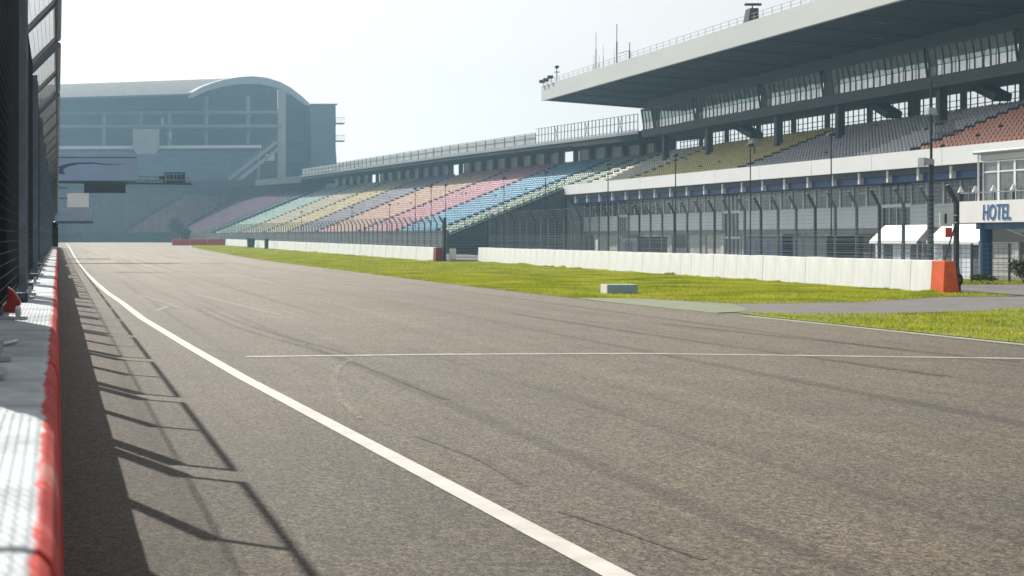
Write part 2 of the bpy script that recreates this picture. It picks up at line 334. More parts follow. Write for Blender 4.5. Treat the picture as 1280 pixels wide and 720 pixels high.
# grass blades: one uncountable object, denser near the camera and along the edges
def grass():
    def inside(poly, x, y):
        c = np.zeros(len(x), bool); n = len(poly); j = n - 1
        for i in range(n):
            xi, yi = poly[i]; xj, yj = poly[j]
            c ^= ((yi > y) != (yj > y)) & (x < (xj - xi) * (y - yi) / (yj - yi + 1e-12) + xi); j = i
        return c
    P = []
    for poly, (x0, x1, y0, y1), n, h in ((verge1, (14.4, 29.8, 41, 75), 150000, .055), (verge1, (14.4, 29.8, 75, 150), 90000, .07), (verge1, (14.4, 28, 150, 290), 40000, .09), (verge2, (15.5, 44, 20, 43.5), 120000, .055), ([(30.4, 58.6), (60, 58.6), (60, 63), (29.8, 63)], (29.8, 60, 58, 63), 25000, .10)):
        x = rng.uniform(x0, x1, n); y = rng.uniform(y0, y1, n); k = inside(poly, x, y); x, y = x[k], y[k]
        cl = .5 + .5 * np.sin(x * 1.9 + 2 * np.sin(y * .33)) * np.sin(y * .8 + 1.3 * np.sin(x * .7))
        P.append(np.stack([x, y, h * (.7 + .5 * cl) * rng.uniform(.6, 1.35, len(x))], 1))
    # tufts hugging the barrier foot
    for (xa, ya, xb, yb, n) in ((26.97, 49, 29.24, 112, 22000), (26.35, 112, 25.9, 247, 15000)):
        t = rng.uniform(0, 1, n); g = np.clip(.5 + .25 * np.sin(t * 131.7 + 3 * np.sin(t * 37)) + .25 * np.sin(t * 61.3 + 5 * np.sin(t * 19.1)) + .15 * np.sin(t * 517), 0, 1)
        P.append(np.stack([xa + (xb - xa) * t - rng.exponential(.06, n), ya + (yb - ya) * t, (.03 + .10 * g ** 3) * rng.uniform(.5, 1.3, n)], 1))
    P = np.concatenate(P); n = len(P)
    a = rng.uniform(0, 2 * np.pi, n); w = P[:, 2] * .16 + .004; ln = rng.normal(0, .35, (n, 2)) * P[:, 2:3]
    z = np.interp(P[:, 1], [112, 247, 340, 700], [0, .43, .62, .9]) + .005
    dx, dy = np.cos(a) * w, np.sin(a) * w
    V = np.empty((n, 3, 3)); V[:, 0] = np.stack([P[:, 0] - dx, P[:, 1] - dy, z], 1); V[:, 1] = np.stack([P[:, 0] + dx, P[:, 1] + dy, z], 1)
    V[:, 2] = np.stack([P[:, 0] + ln[:, 0], P[:, 1] + ln[:, 1], z + P[:, 2]], 1)
    me = bpy.data.meshes.new('grass'); me.vertices.add(3 * n); me.vertices.foreach_set('co', V.reshape(-1))
    me.loops.add(3 * n); me.loops.foreach_set('vertex_index', np.arange(3 * n)); me.polygons.add(n)
    me.polygons.foreach_set('loop_start', np.arange(0, 3 * n, 3)); me.update(calc_edges=True); me.materials.append(blade_m)
    o = bpy.data.objects.new('grass', me); COL.objects.link(o)
    tag(o, 'short sunlit green grass covering the verges beside the track', 'grass', None, 'stuff')
grass()

# ------------------------------------------------------------------ pit wall blocks (X<0 side)
PARENT_WORLD = False
WH = 1.36
def pit_block():
    m = MB()
    prof = [(-.78, 0), (.030, 0), (.028, .12), (.002, WH - .05), (-.006, WH - .018), (-.020, WH - .004), (-.045, WH), (-.76, WH), (-.78, WH - .03)]
    m.prism(prof, 'y', -.7225, .7225)
    return m
blk = pit_block().build('barrier_block', pit_paint, bevel=.006)
tag(blk, 'white topped concrete barrier block with red track side in the pit wall', 'barrier block', 'red and white barrier blocks of the pit wall', 'thing')
ys = [1.18 + 1.45 * k for k in range(-5, 150)]
for i, y in enumerate(ys):
    o = blk if i == 0 else blk.copy()
    if i: COL.objects.link(o)
    o.location = (random.uniform(-.003, .003), y, zg(0, y) + random.uniform(-.004, .003))

# pit fence panels
PX, ZB, ZT = -.28, 3.36, 3.62
def fence_panel(board):
    t = thing('pit_fence', 'tall dark steel mesh fence panel with canted top standing on the pit wall', 'fence panel', (0, 0, 0), 'mesh fence panels along the pit wall')
    for yy in (-2.42, 0, 2.42):
        m = MB(); w = .055 if yy else .05
        m.box(PX - .09, PX + .03, yy - w / 2, yy + w / 2, WH, ZB)
        m.bar((PX, yy, ZB - .02), (0, yy, ZT), w * .85, .05)
        m.box(PX - .02, PX + .09, yy - w / 2 - .035, yy - w / 2, WH, ZB - .1) if yy else None
        p = m.build('post', steel_post, t)
        if yy: h_ = MB(); h_.tube((PX + .055, yy - .05, WH + .02), (PX + .055, yy - .05, ZB - .1), .011, 6); h_.build('highlight_rod', steel_light, p)  # pale rod added in place of the bright highlight on the post flange
        b = MB(); b.box(PX - .14, PX + .14, yy - .12, yy + .12, WH, WH + .014)
        for sx in (-.1, .1):
            for sy in (-.08, .08): b.tube((PX + sx, yy + sy, WH + .014), (PX + sx, yy + sy, WH + .05), .013, 6)
        b.build('base_plate', steel_light, p)
    m = MB(); m.tube((0, -2.45, ZT), (0, 2.45, ZT), .034, 8); m.tube((PX, -2.4, ZB), (PX, 2.4, ZB), .011, 6)
    m.bar((PX, -2.4, 1.46), (PX, 2.4, 1.46), .04); m.build('rail', steel_post, t)
    m = MB(); r = .0014
    n = 96
    for k in range(n + 1):
        y = -2.4 + 4.8 * k / n; m.tube((PX + .045, y, 1.44), (PX + .045, y, ZB), r, 3, cap=False); m.tube((PX + .045, y, ZB), (.03, y, ZT + .02), r, 3, cap=False)
    for k in range(39):
        z = 1.46 + .05 * k; m.tube((PX + .045, -2.4, z), (PX + .045, 2.4, z), r, 3, cap=False)
    for k in range(9):
        f = k / 8; m.tube((PX + .045 + (.03 - PX - .045) * f, -2.4, ZB + (ZT + .02 - ZB) * f), (PX + .045 + (.03 - PX - .045) * f, 2.4, ZB + (ZT + .02 - ZB) * f), r, 3, cap=False)
    m.build('wire_mesh', wire_dark, t, recalc=False)
    if board:
        m = MB(); m.box(PX - .075, PX - .055, -2.38, 2.38, 1.5, 2.68); m.build('infill_board', steel_dark, t)
    return t
plain = fence_panel(False); boarded = fence_panel(True)
tag(boarded, 'mesh fence panel with a solid dark board along its foot on the pit wall', None, 'boarded fence panels farther along the pit wall')
fy = [12.75 + 5.45 * k for k in range(-5, 36)]
ub = up = True
for i, y in enumerate(fy):
    bd = y > 42 and i % 5 != 1
    src = boarded if bd else plain
    if bd and ub: o = boarded; ub = False
    elif not bd and up: o = plain; up = False
    else: o = copy_tree(src)
    o.location = (0, y, zg(0, y))

m = MB(); m.box(PX - .10, PX - .08, 4.75, 7.3, 1.42, 2.5); PARENT_WORLD = True
tag(m.build('sign_board', steel_dark, bevel=.004), 'dark board tied to the near foot of the pit fence', 'board', None, 'thing'); PARENT_WORLD = False
# red latch bracket and steel feet on the pit wall
t = thing('tow_hook', 'red steel hook plate with a round hole lying on the white pit wall', 'hook', (-.30, 7.6, WH))
m = MB(); prof = [(-.12, 0), (.10, 0), (.13, .06), (.09, .12), (.02, .16), (-.02, .26), (-.05, .16), (-.14, .12)]
m.prism(prof, 'y', -.05, .05); m.build('plate', dark_red, t, bevel=.012)
m = MB(); m.tube((.03, -.058, .07), (.03, .058, .07), .028, 14); m.build('eye', white_metal, t)
m = MB(); m.box(-.14, .10, -.25, .16, .0, .016); m.build('foot_plate', steel_light, t)
for yy, xx in ((9.2, -.20), (11.2, -.2), (14.0, -.2), (16.7, -.2), (19.5, -.2), (22.2, -.2), (25, -.2)):
    m = MB(); m.box(-.06, .03, -.06, .06, 0, .05); m.tube((.0, -.066, .03), (.0, .066, .03), .022, 10)
    o = m.build('clamp_block', steel_dark, bevel=.006); o.location = (xx, yy, WH + .002)
    tag(o, 'small dark steel clamp at a fence foot on the pit wall', 'clamp', 'steel clamps along the pit wall top', 'thing')
m = MB(); m.tube((-.34, 2.9, WH + .02), (-.22, 5.2, WH + .012), .007, 8); m.tube((-.22, 5.2, WH + .012), (-.14, 5.5, WH + .012), .007, 8)
tag(m.build('steel_rod', steel_light, smooth=True), 'thin pale steel rod lying along the top of the pit wall', 'rod', None, 'thing')
PARENT_WORLD = True

# ------------------------------------------------------------------ white barrier walls by the verge
BH = 1.0
def barrier(m, L_, h=BH):
    m.prism([(0, 0), (.5, 0), (.44, h), (.05, h)], 'y', 0, L_)
m = MB(); barrier(m, 1.284); wb = m.build('barrier_block', white_wall, bevel=.005)
SL = .036
tag(wb, 'white painted concrete barrier block in the wall before the hotel facade', 'barrier block', 'white barrier blocks of the wall before the facade', 'thing')
NX = 27.05
n = 48
for k in range(n):
    o = wb if k == 0 else wb.copy()
    if k: COL.objects.link(o)
    o.location = (NX + SL * 1.29 * k + random.uniform(-.004, .004), 49.60 + 1.29 * k, random.uniform(-.012, .010)); o.rotation_euler = (0, 0, -math.atan(SL) + R(random.uniform(-.12, .12)))
o = MB(); o.prism([(NX, 0), (NX + .50, 0), (NX + .36, 1.0), (NX + .05, 1.0)], 'y', 48.87, 49.59)
tag(o.build('barrier_block', orange_paint, bevel=.015), 'orange painted end block of the white barrier wall beside the service road', 'barrier block', None, 'thing')
m = MB(); barrier(m, 2.682); fb = m.build('barrier_block', white_wall, bevel=.012)
tag(fb, 'white concrete barrier block in the far wall below the coloured seats', 'barrier block', 'white barrier blocks of the far wall', 'thing')
for k in range(50):
    o = fb if k == 0 else fb.copy()
    if k: COL.objects.link(o)
    y = 112.9 + 2.69 * k; o.location = (26.5 - .004 * (y - 112) + random.uniform(-.015, .015), y, zg(0, y))
m = MB(); m.prism([(26.5, 0), (27.0, 0), (26.95, 1.0), (26.55, 1.0)], 'y', 112.2, 112.86)
tag(m.build('barrier_block', dark_red, bevel=.012), 'dark red end block of the far white barrier wall at the gap', 'barrier block', None, 'thing')
m = MB(); m.prism([(0, 0), (2.75, 0), (2.7, 1.0), (.05, 1.0)], 'y', 0, .6); rb = m.build('barrier_block', red_paint, bevel=.02)
for k in range(3):
    o = rb if k == 0 else rb.copy()
    if k: COL.objects.link(o)
    o.location = (17.9 + 2.8 * k, 250 + .25 * k, .43)
    tag(o, 'bright red barrier block in the short row closing the far verge', 'barrier block', 'red barrier blocks at the far verge end', 'thing')

# debris fences behind the walls
def debris_fence(name, label, x_of, y0, y1, step, zb, zt, lean, wires, r, end_y=None):
    t = thing(name, label, 'fence', (x_of(y0), y0, 0))
    y = y0; k = 0; P = []
    while y <= y1 + .01: P.append(y); y += step
    for k, y in enumerate(P):
        x = x_of(y); g = zg(0, y); m = MB()
        w = .078 if k else .12
        m.box(x - w / 2, x + w / 2, y - w / 2, y + w / 2, g, g + zb); m.bar((x, y, g + zb - .03), (x - lean, y, g + zt), w * .9, w * .9)
        m.build('post', steel_post if k % 3 else steel_dark, t)
    def run(m, dx, z):
        for a, b in zip(P[:-1:4], P[4::4] + ([P[-1]] if (len(P) - 1) % 4 else [])):
            m.tube((x_of(a) + dx, a, zg(0, a) + z), (x_of(b) + dx, b, zg(0, b) + z), r, 3, cap=False)
    m = MB()
    for k in range(wires):
        z = .15 + (zb - .15) * k / (wires - 1); run(m, -.06, z)
    for k in range(11): run(m, -.055, 1.0 + .085 * k)
    for k in range(1, 5): run(m, -.04 - lean * k / 4, zb + (zt - zb) * k / 4)
    yy = P[0]
    while yy < P[-1]:
        x = x_of(yy); g = zg(0, yy); m.tube((x - .06, yy, g + .1), (x - .06, yy, g + zb), r * .6, 3, cap=False); yy += step
    m.build('wire_mesh', wire_m, t, recalc=False)
    return t
debris_fence('debris_fence', 'steel debris fence with canted posts behind the white wall before the hotel', lambda y: 27.75 + .036 * (y - 49.4), 49.4, 111.6, 1.66, 2.83, 3.34, .29, 19, .006)
debris_fence('debris_fence', 'long dark debris fence with canted posts below the coloured seats', lambda y: 27.3 - .004 * (y - 112), 113.2, 262, 1.9, 2.75, 3.2, .30, 14, .011)
# gate in the gap
t = thing('fence_gate', 'dark steel gate with horizontal rails in the gap between white walls', 'gate', (27.9, 112, 0))
m = MB()
for k in range(3): m.box(27.05 + .10 * k, 27.15 + .10 * k, 112.1 + .25 * k, 112.22 + .25 * k, 0, 3.1)
m.build('post', dark_frame, t)
m = MB()
for k in range(9): m.bar((27.5, 113.6, .12 + .2 * k), (30.1, 112.2, .12 + .2 * k), .035)
m.bar((30.1, 112.2, 0), (30.1, 112.2, 2.9), .08); m.build('rail', steel_dark, t)
m = MB(); m.box(27.72, 28.12, 112.9, 113.2, .12, .92); tag(m.build('utility_box', white_metal, bevel=.02), 'small white cabinet in the gap between the two white walls', 'cabinet', None, 'thing')
m = MB(); m.box(27.6, 29.6, 111.9, 112.3, 0, .16); tag(m.build('kerb_stone', concrete, bevel=.02), 'low grey kerb stone across the gap between white walls', 'kerb', None, 'thing')

# number board and red plate on the last fence post
t = thing('number_board', 'grey board with a black number one fixed to the end fence post', 'board', (27.5, 49.3, 2.0))
a = at(1174.5, 283, 49.2); b = at(1190, 265, 49.2)
m = MB(); m.box(a.x, b.x, 49.18, 49.22, a.z, b.z); m.bar((b.x, 49.22, a.z + .12), (27.7, 49.3, a.z + .12), .03); m.bar((b.x, 49.22, b.z - .1), (27.7, 49.3, b.z - .1), .03)
m.build('board', panel_pale, t, bevel=.004)
def text(name, body, size, m, parent, mw, offset=.0, extrude=.01, sx=1.0, shear=0):
    cu = bpy.data.curves.new(name, 'FONT'); cu.body = body; cu.size = size; cu.offset = offset; cu.extrude = extrude; cu.align_x = 'CENTER'; cu.align_y = 'CENTER'; cu.shear = shear
    tmp = bpy.data.objects.new('tmp', cu); COL.objects.link(tmp)
    dg = bpy.context.evaluated_depsgraph_get(); me = bpy.data.meshes.new_from_object(tmp.evaluated_get(dg)); bpy.data.objects.remove(tmp)
    me.transform(mw @ Matrix.Diagonal((sx, 1, 1, 1))); me.materials.clear()
    for q in (m if isinstance(m, list) else [m]): me.materials.append(q)
    if isinstance(m, list):
        for p in me.polygons: p.material_index = 0 if abs(p.normal.dot(mw.to_3x3() @ Vector((0, 0, 1)))) > .7 else 1
    o = bpy.data.objects.new(name, me); COL.objects.link(o); o.parent = parent; o.matrix_parent_inverse = Matrix.Translation(-parent.location); return o
FRONT = Matrix.Rotation(R(90), 4, 'X')                      # text facing -Y
TRACK = Matrix.Rotation(R(-90), 4, 'Z') @ FRONT             # text facing -X
text('numeral', '1', .40, black_m, t, Matrix.Translation(((a.x + b.x) / 2 - .02, 49.165, (a.z + b.z) / 2)) @ FRONT, .012, .004)
a = at(1182, 296.6, 49.15); b = at(1190, 284.5, 49.15)
t = thing('marker_plate', 'small red plate below the number board on the fence post', 'plate', (27.6, 49.2, 1.7))
m = MB(); m.box(a.x, b.x, 49.14, 49.17, a.z, b.z); m.build('plate', red_paint, t, bevel=.004); m = MB(); m.bar((b.x, 49.16, a.z + .06), (27.7, 49.3, a.z + .06), .025); m.build('bracket', steel_dark, t)
# clutter by the orange block: strut, hose reel
t = thing('hose_reel', 'dark reel with red hub hung beside the orange barrier block', 'reel', (28.05, 49.3, 0))
m = MB()
for k in range(14):
    q = 2 * math.pi * k / 14; q2 = 2 * math.pi * (k + 1) / 14
    m.tube((27.62 + .12 * math.cos(q), 49.1, .42 + .17 * math.sin(q)), (27.62 + .12 * math.cos(q2), 49.1, .42 + .17 * math.sin(q2)), .045, 6)
m.build('coil', rubber, t); m = MB(); m.tube((27.62, 49.0, .42), (27.62, 49.25, .42), .06, 10); m.build('hub', dark_red, t)
m = MB(); m.bar((27.72, 49.15, 0), (27.70, 49.2, .8), .05); m.bar((27.52, 49.12, .02), (27.72, 49.12, .3), .04); m.build('stand', dark_frame, t)
m = MB(); m.bar((27.75, 49.32, 2.35), (27.45, 49.6, .9), .035)
tag(m.build('brace_rod', steel_dark), 'thin dark brace rod leaning from the end fence post', 'rod', None, 'thing')
# pale blue block on grass
t = thing('marker_block', 'low pale blue foam block with white end standing on the grass', 'marker', (17, 48.3, 0))
m = MB(); m.box(16.58, 17.48, 48.2, 48.75, .01, .30); m.build('body', mat('pale_blue_foam', (.32, .45, .54), .7, .12, 3), t, bevel=.015)
m = MB(); m.box(16.545, 16.577, 48.2, 48.75, .01, .30); m.build('end_plate', white_metal, t)

# bins before the far wall
for (px, w, h, lab) in ((314, 1.0, 1.15, 'dark green bin standing before the far white wall'), (333.5, .45, 1.2, 'narrow dark post box standing before the far white wall')):
    y = yat(px, 25.3); g = zg(0, y); t = thing('waste_bin', lab, 'bin', (25.3, y, g))
    m = MB(); m.hexa([(25.3 - w * .42, y, g + .08), (25.3 + w * .42, y, g + .08), (25.3 + w * .42, y + .7, g + .08), (25.3 - w * .42, y + .7, g + .08), (25.3 - w / 2, y - .05, g + h), (25.3 + w / 2, y - .05, g + h), (25.3 + w / 2, y + .75, g + h), (25.3 - w / 2, y + .75, g + h)]); m.build('body', mat('dark_green_plastic', (.015, .04, .04), .5), t, bevel=.02)
    m = MB(); m.box(25.3 - w * .53, 25.3 + w * .53, y - .08, y + .78, g + h + .004, g + h + .1); m.build('lid', black_m, t, bevel=.02)
    m = MB()
    for s in (-1, 1): m.tube((25.3 + s * w * .4 - .04, y + .6, g + .1), (25.3 + s * w * .4 + .04, y + .6, g + .1), .1, 10)
    m.build('wheel', rubber, t)

# ------------------------------------------------------------------ grandstand seating
Z0, RISE, TREAD, NR = 1.88, .304, .75, 30
def stand_x(y): return 45.0 if y <= 184 else 45 - .128 * (y - 184)
def patch(y0, y1, r0, r1):           # straight patch: corners front0, front1, back0, back1 and z
    d0, d1 = r0 * TREAD, r1 * TREAD
    f = lambda y, d: Vector((stand_x(y) + d, y, 0))
    return (f(y0, d0), f(y1, d0), f(y0, d1), f(y1, d1), Z0 + RISE * r0, r1 - r0)
SEATS = []      # (pos, yaw, colour)
def seats_on(corners, col, pitch=.5, margin=.65, skip=0):
    a0, a1, b0, b1, z, nr = corners
    for i in range(nr):
        v = (i + .62) / nr
        p, q = a0.lerp(b0, v), a1.lerp(b1, v); L_ = (q - p).length; n = int((L_ - 2 * margin) / pitch)
        if n < 1: continue
        d = (q - p).normalized(); yaw = math.atan2(d.y, d.x) - math.pi / 2
        for k in range(n):
            if random.random() < skip * .3: continue
            s = p + d * (margin + pitch * (k + .5)); SEATS.append((s.x, s.y, z + RISE * i, yaw, col))
def terrace(corners, parent, dz=0):
    a0, a1, b0, b1, z, nr = corners; m = MB()
    for i in range(nr):
        v0, v1 = i / nr, (i + 1) / nr; zi = z + RISE * i
        p0, p1, q0, q1 = a0.lerp(b0, v0), a1.lerp(b1, v0), a0.lerp(b0, v1), a1.lerp(b1, v1)
        lo = zi - RISE - .35
        m.hexa([(p0.x, p0.y, lo), (p1.x, p1.y, lo), (q1.x, q1.y, lo), (q0.x, q0.y, lo), (p0.x, p0.y, zi), (p1.x, p1.y, zi), (q1.x, q1.y, zi), (q0.x, q0.y, zi)])
    return m.build('terrace', terrace_m, parent)
def aisle(corners, parent, w=1.1):
    """stair flight along the first edge of a block: half-height steps, their concrete darkened to stand in for aisle shade"""
    a0, a1, b0, b1, z, nr = corners; m = MB()
    d = (a1 - a0).normalized() * w * .5; d2 = (b1 - b0).normalized() * w * .5
    for i in range(nr):
        zi = z + RISE * i
        for h, (u0, u1) in ((.03, (.02, .98)), (.17, (.48, .98))):
            p, q = a0.lerp(b0, (i + u0) / nr), a0.lerp(b0, (i + u1) / nr); e = d
            m.hexa([(p - e).to_tuple()[:2] + (zi,), (p + e).to_tuple()[:2] + (zi,), (q + e).to_tuple()[:2] + (zi,), (q - e).to_tuple()[:2] + (zi,), (p - e).to_tuple()[:2] + (zi + h,), (p + e).to_tuple()[:2] + (zi + h,), (q + e).to_tuple()[:2] + (zi + h,), (q - e).to_tuple()[:2] + (zi + h,)])
    return m.build('stairway', stair_m, parent)

GS = thing('grandstand', 'covered grandstand with cantilever roof, glazed boxes and white fascia above the hotel facade', 'grandstand', (58.5, 130, -.8))
OS = thing('grandstand', 'long open grandstand of coloured seat blocks below a railed walkway roof', 'grandstand', (45, 250, 0))
FSG = thing('grandstand', 'curved far seating bank of purple and grey seats under a dark roof slab', 'grandstand', (20, 350, 0))

for y0, y1, c, sk in ((84, 110.3, 'orange', .01), (110.3, 138.5, 'grey', .012), (138.5, 164.8, 'olive', .02), (164.8, 178, 'cream', .02)):
    cn = patch(y0, y1, 18, 30); terrace(cn, GS); aisle(cn, GS); seats_on(cn, c, skip=sk)
cn = patch(178, 184, 18, 30); terrace(cn, GS); seats_on(cn, 'green', skip=.02)
open_blocks = [(184.2, 191.3, 'green'), (191.3, 205.5, 'blue'), (205.5, 221, 'pink'), (221, 241, 'peach'), (241, 257, 'lilac'), (257, 272, 'yellow'), (272, 289, 'beige'), (289, 309, 'mint')]
for y0, y1, c in open_blocks:
    cn = patch(y0, y1, 0, 30); terrace(cn, OS); aisle(cn, OS, .9); seats_on(cn, c, skip=.02)
V = Vector
fan = [((28.97, 309), (51.5, 309)), ((28.4, 317), (51, 318)), ((26, 352), (42.7, 378)), ((13.5, 346), (29, 373)), ((-16, 336), (-10, 366))]
for i, c in enumerate(('teal', 'purple', 'rose', 'slate')):
    (f0, b0), (f1, b1) = fan[i], fan[i + 1]
    cn = (V((*f0, 0)), V((*f1, 0)), V((*b0, 0)), V((*b1, 0)), Z0 + .3, 30); terrace(cn, FSG); aisle(cn, FSG, 1.4); seats_on(cn, c, skip=.06, pitch=.55)

# a seat: curved shell of pan and back on a bracket (faces -X at yaw 0)
def seat_mesh(full):
    m = MB(); w = .20
    if full:
        prof = [(-.20, .27), (-.18, .31), (-.02, .29), (.10, .295), (.16, .34), (.185, .46), (.21, .60), (.195, .62), (.16, .48), (.125, .365), (.06, .32), (-.16, .34), (-.21, .31)]
        m.prism(prof, 'y', -w, w)
        m.box(-.02, .06, -.05, .05, .0, .28)
    else:
        m.hexa([(-.19, -w, .26), (.16, -w, .26), (.16, w, .26), (-.19, w, .26), (-.19, -w, .33), (.12, -w, .31), (.12, w, .31), (-.19, w, .33)])
        m.hexa([(.14, -w, .28), (.20, -w, .28), (.20, w, .28), (.14, w, .28), (.19, -w * .82, .61), (.225, -w * .82, .61), (.225, w * .82, .61), (.19, w * .82, .61)])
    return m
SEATS.sort(key=lambda s: s[1])
near, rest = [], []
for s in SEATS:
    (near if len(near) < 300 and s[0] / s[1] < .606 and s[1] < 130 else rest).append(s)
protos = {}
for x, y, z, yaw, c in near:
    if c not in protos:
        bm_ = seat_mesh(True).build('stadium_seat', SEAT_MAT[c], bevel=.008); protos[c] = bm_; o = bm_
    else: o = protos[c].copy(); COL.objects.link(o)
    o.location = (x, y, z + .002); o.rotation_euler = (0, 0, yaw + R(random.uniform(-1.5, 1.5)))
    tag(o, f'{c} plastic stadium seat in the block above the white fascia by the hotel', 'seat', f'{c} stadium seats above the fascia', 'thing')
tpl = seat_mesh(False); tv = np.array(tpl.v); tf = np.array(tpl.f); nv = len(tv); n = len(rest)
A = np.array([(s[0], s[1], s[2] + .002, s[3]) for s in rest]); c, s_ = np.cos(A[:, 3])[:, None], np.sin(A[:, 3])[:, None]
VV = np.stack([A[:, :1] + tv[None, :, 0] * c - tv[None, :, 1] * s_, A[:, 1:2] + tv[None, :, 0] * s_ + tv[None, :, 1] * c, A[:, 2:3] + tv[None, :, 2] + 0 * c], 2).reshape(-1, 3)
FF = (tf[None] + (np.arange(n) * nv)[:, None, None]).reshape(-1, 4)
me = bpy.data.meshes.new('stadium_seating'); me.vertices.add(len(VV)); me.vertices.foreach_set('co', VV.reshape(-1)); me.loops.add(FF.size); me.loops.foreach_set('vertex_index', FF.reshape(-1))
me.polygons.add(len(FF)); me.polygons.foreach_set('loop_start', np.arange(0, FF.size, 4)); me.update(calc_edges=True)
for k in seat_keys: me.materials.append(SEAT_MAT[k])
me.polygons.foreach_set('material_index', np.repeat([seat_keys.index(s[4]) for s in rest], len(tf)))
o = bpy.data.objects.new('stadium_seating', me); COL.objects.link(o); tag(o, 'countless rows of coloured plastic seats filling the grandstand blocks', 'seating', None, 'stuff')

# ---- covered stand body
zf = lambda y: float(np.interp(y, [96, 184], [6.42, 6.58]))
m = MB(); y0, y1 = 78, 184.3
m.hexa([(58.2, y0, zf(y0)), (58.5, y0, zf(y0)), (58.5, y1, zf(y1)), (58.2, y1, zf(y1)), (58.2, y0, 7.60), (58.5, y0, 7.60), (58.5, y1, 7.70), (58.2, y1, 7.70)])
m.build('fascia', fascia_white, GS)
m = MB()
for k in range(1, 12): m.box(58.192, 58.2, 78 + 9.1 * k, 78.02 + 9.1 * k, 6.45, 7.6)
m.build('fascia_joint', mat('fascia_joint', (.5, .51, .51), .7), GS)
m = MB(); m.box(58.51, 67.59, 78, 183.95, 6.05, 6.72); m.box(67.6, 67.9, 78, 184, -.8, 11.25); m.build('floor_slab', concrete_dark, GS)
m = MB(); m.box(58.75, 59.0, 78, 183.5, 5.55, 6.42); m.build('beam', blue_beam, GS)
for k in range(26):
    y = 180.7 - 4.0 * k
    if y < 80: break
    m = MB(); m.box(58.42, 58.74, y - .11, y + .11, 5.58, 6.40); m.build('beam_end', white_metal, GS)
# facade with bays
FX = 60.3
m = MB(); m.box(FX + .3, FX + .6, 78, 184, -.8, 6.05); m.box(58.9, FX + .6, 183.2, 184.1, -.8, 6.05); m.build('wall', facade_m, GS)
m = MB(); m.box(58.6, 59.1, 183.6, 184.2, -.8, 6.5); m.build('column', concrete, GS)
bays = [(172, 183.0), (145, 169.2), (117.2, 141.4), (84, 113)]
for (a, b) in bays:
    m = MB(); m.box(FX - .1, FX + .3, a, b, 2.38, 3.95); m.build('cladding_panel', panel_pale, GS)
    m = MB(); m.box(FX - .05, FX + .3, a, b, 1.98, 2.37); m.build('lintel', concrete, GS)
    n = max(3, round((b - a) / 2.0)); w = (b - a) / n
    for k in range(n):
        ya, yb = a + k * w, a + (k + 1) * w; fr = MB()
        for yy in (ya + .05, yb - .05): fr.box(FX - .05, FX + .06, yy - .05, yy + .05, 3.96, 5.54)
        for zz in (3.99, 5.51): fr.box(FX - .02, FX + .06, ya + .06, yb - .06, zz - .03, zz + .03)
        if k % 3: fr.box(FX - .015, FX + .05, ya + .06, ya + w * .55, 5.0, 5.06); fr.box(FX - .015, FX + .05, ya + w * .55, ya + w * .55 + .05, 4.02, 5.48)
        f = fr.build('window', white_metal, GS)
        g = MB(); g.box(FX + .02, FX + .04, ya + .06, yb - .06, 4.02, 5.48); g.build('pane', glass_d, f)
    # ground floor doors
    n = max(2, round((b - a) / 4.0)); w = (b - a) / n
    for k in range(n):
        m = MB(); ya = a + k * w
        for q in range(14): m.box(FX - .0 + (.02 if q % 2 else 0), FX + .2, ya + .35, ya + w - .35, -.78 + .195 * q, -.78 + .195 * (q + 1))
        m.build('roller_door', shutter_m if (k + int(a)) % 3 else concrete_dark, GS)
        m = MB(); m.box(FX - .08, FX + .28, ya - .3, ya + .3, -.8, 1.97); m.build('pier', facade_m if k % 2 else plaster, GS)
for (a, b) in ((169.3, 171.9), (141.5, 144.9), (113.1, 117.1)):
    m = MB(); m.box(FX + .12, FX + .2, a, b, -.6, 5.5); g = m.build('stair_window', glass_d, GS)
    m = MB()
    for q in range(5): yy = a + (b - a) * q / 4; m.box(FX + .04, FX + .12, yy - .03, yy + .03, -.6, 5.5)
    m.box(FX - .02, FX + .1, a, b, 3.86, 4.1); m.box(FX + .02, FX + .1, a, b, 1.6, 1.75); m.build('frame', white_metal, g)

# ---- roof
RX, RZ0, RZ1 = 55.3, 17.29, 19.0
ya, yb = 46, 182.9
m = MB(); m.hexa([(RX, ya, RZ0), (RX + .35, ya, RZ0), (RX + .35, yb, RZ0), (RX, yb, RZ0), (RX, ya, RZ1), (RX + .35, ya, RZ1), (RX + .35, yb, RZ1), (RX, yb, RZ1)]); m.build('roof_fascia', roof_grey, GS)
uz = lambda x: 17.33 - (x - RX) * .0777      # underside height
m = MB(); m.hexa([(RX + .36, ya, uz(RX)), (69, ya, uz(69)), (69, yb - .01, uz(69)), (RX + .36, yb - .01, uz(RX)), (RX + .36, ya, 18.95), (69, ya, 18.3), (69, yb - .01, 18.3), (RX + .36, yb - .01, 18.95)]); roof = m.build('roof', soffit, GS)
m = MB()
for k in range(20):
    y = 50 + 6.9 * k
    m = MB(); m.hexa([(RX + .6, y - .16, uz(RX) - .09), (66, y - .16, uz(66) - .12), (66, y + .16, uz(66) - .12), (RX + .6, y + .16, uz(RX) - .09), (RX + .6, y - .16, uz(RX) + .1), (66, y - .16, uz(66) + .1), (66, y + .16, uz(66) + .1), (RX + .6, y + .16, uz(RX) + .1)]); m.build('soffit_rib', soffit, roof)
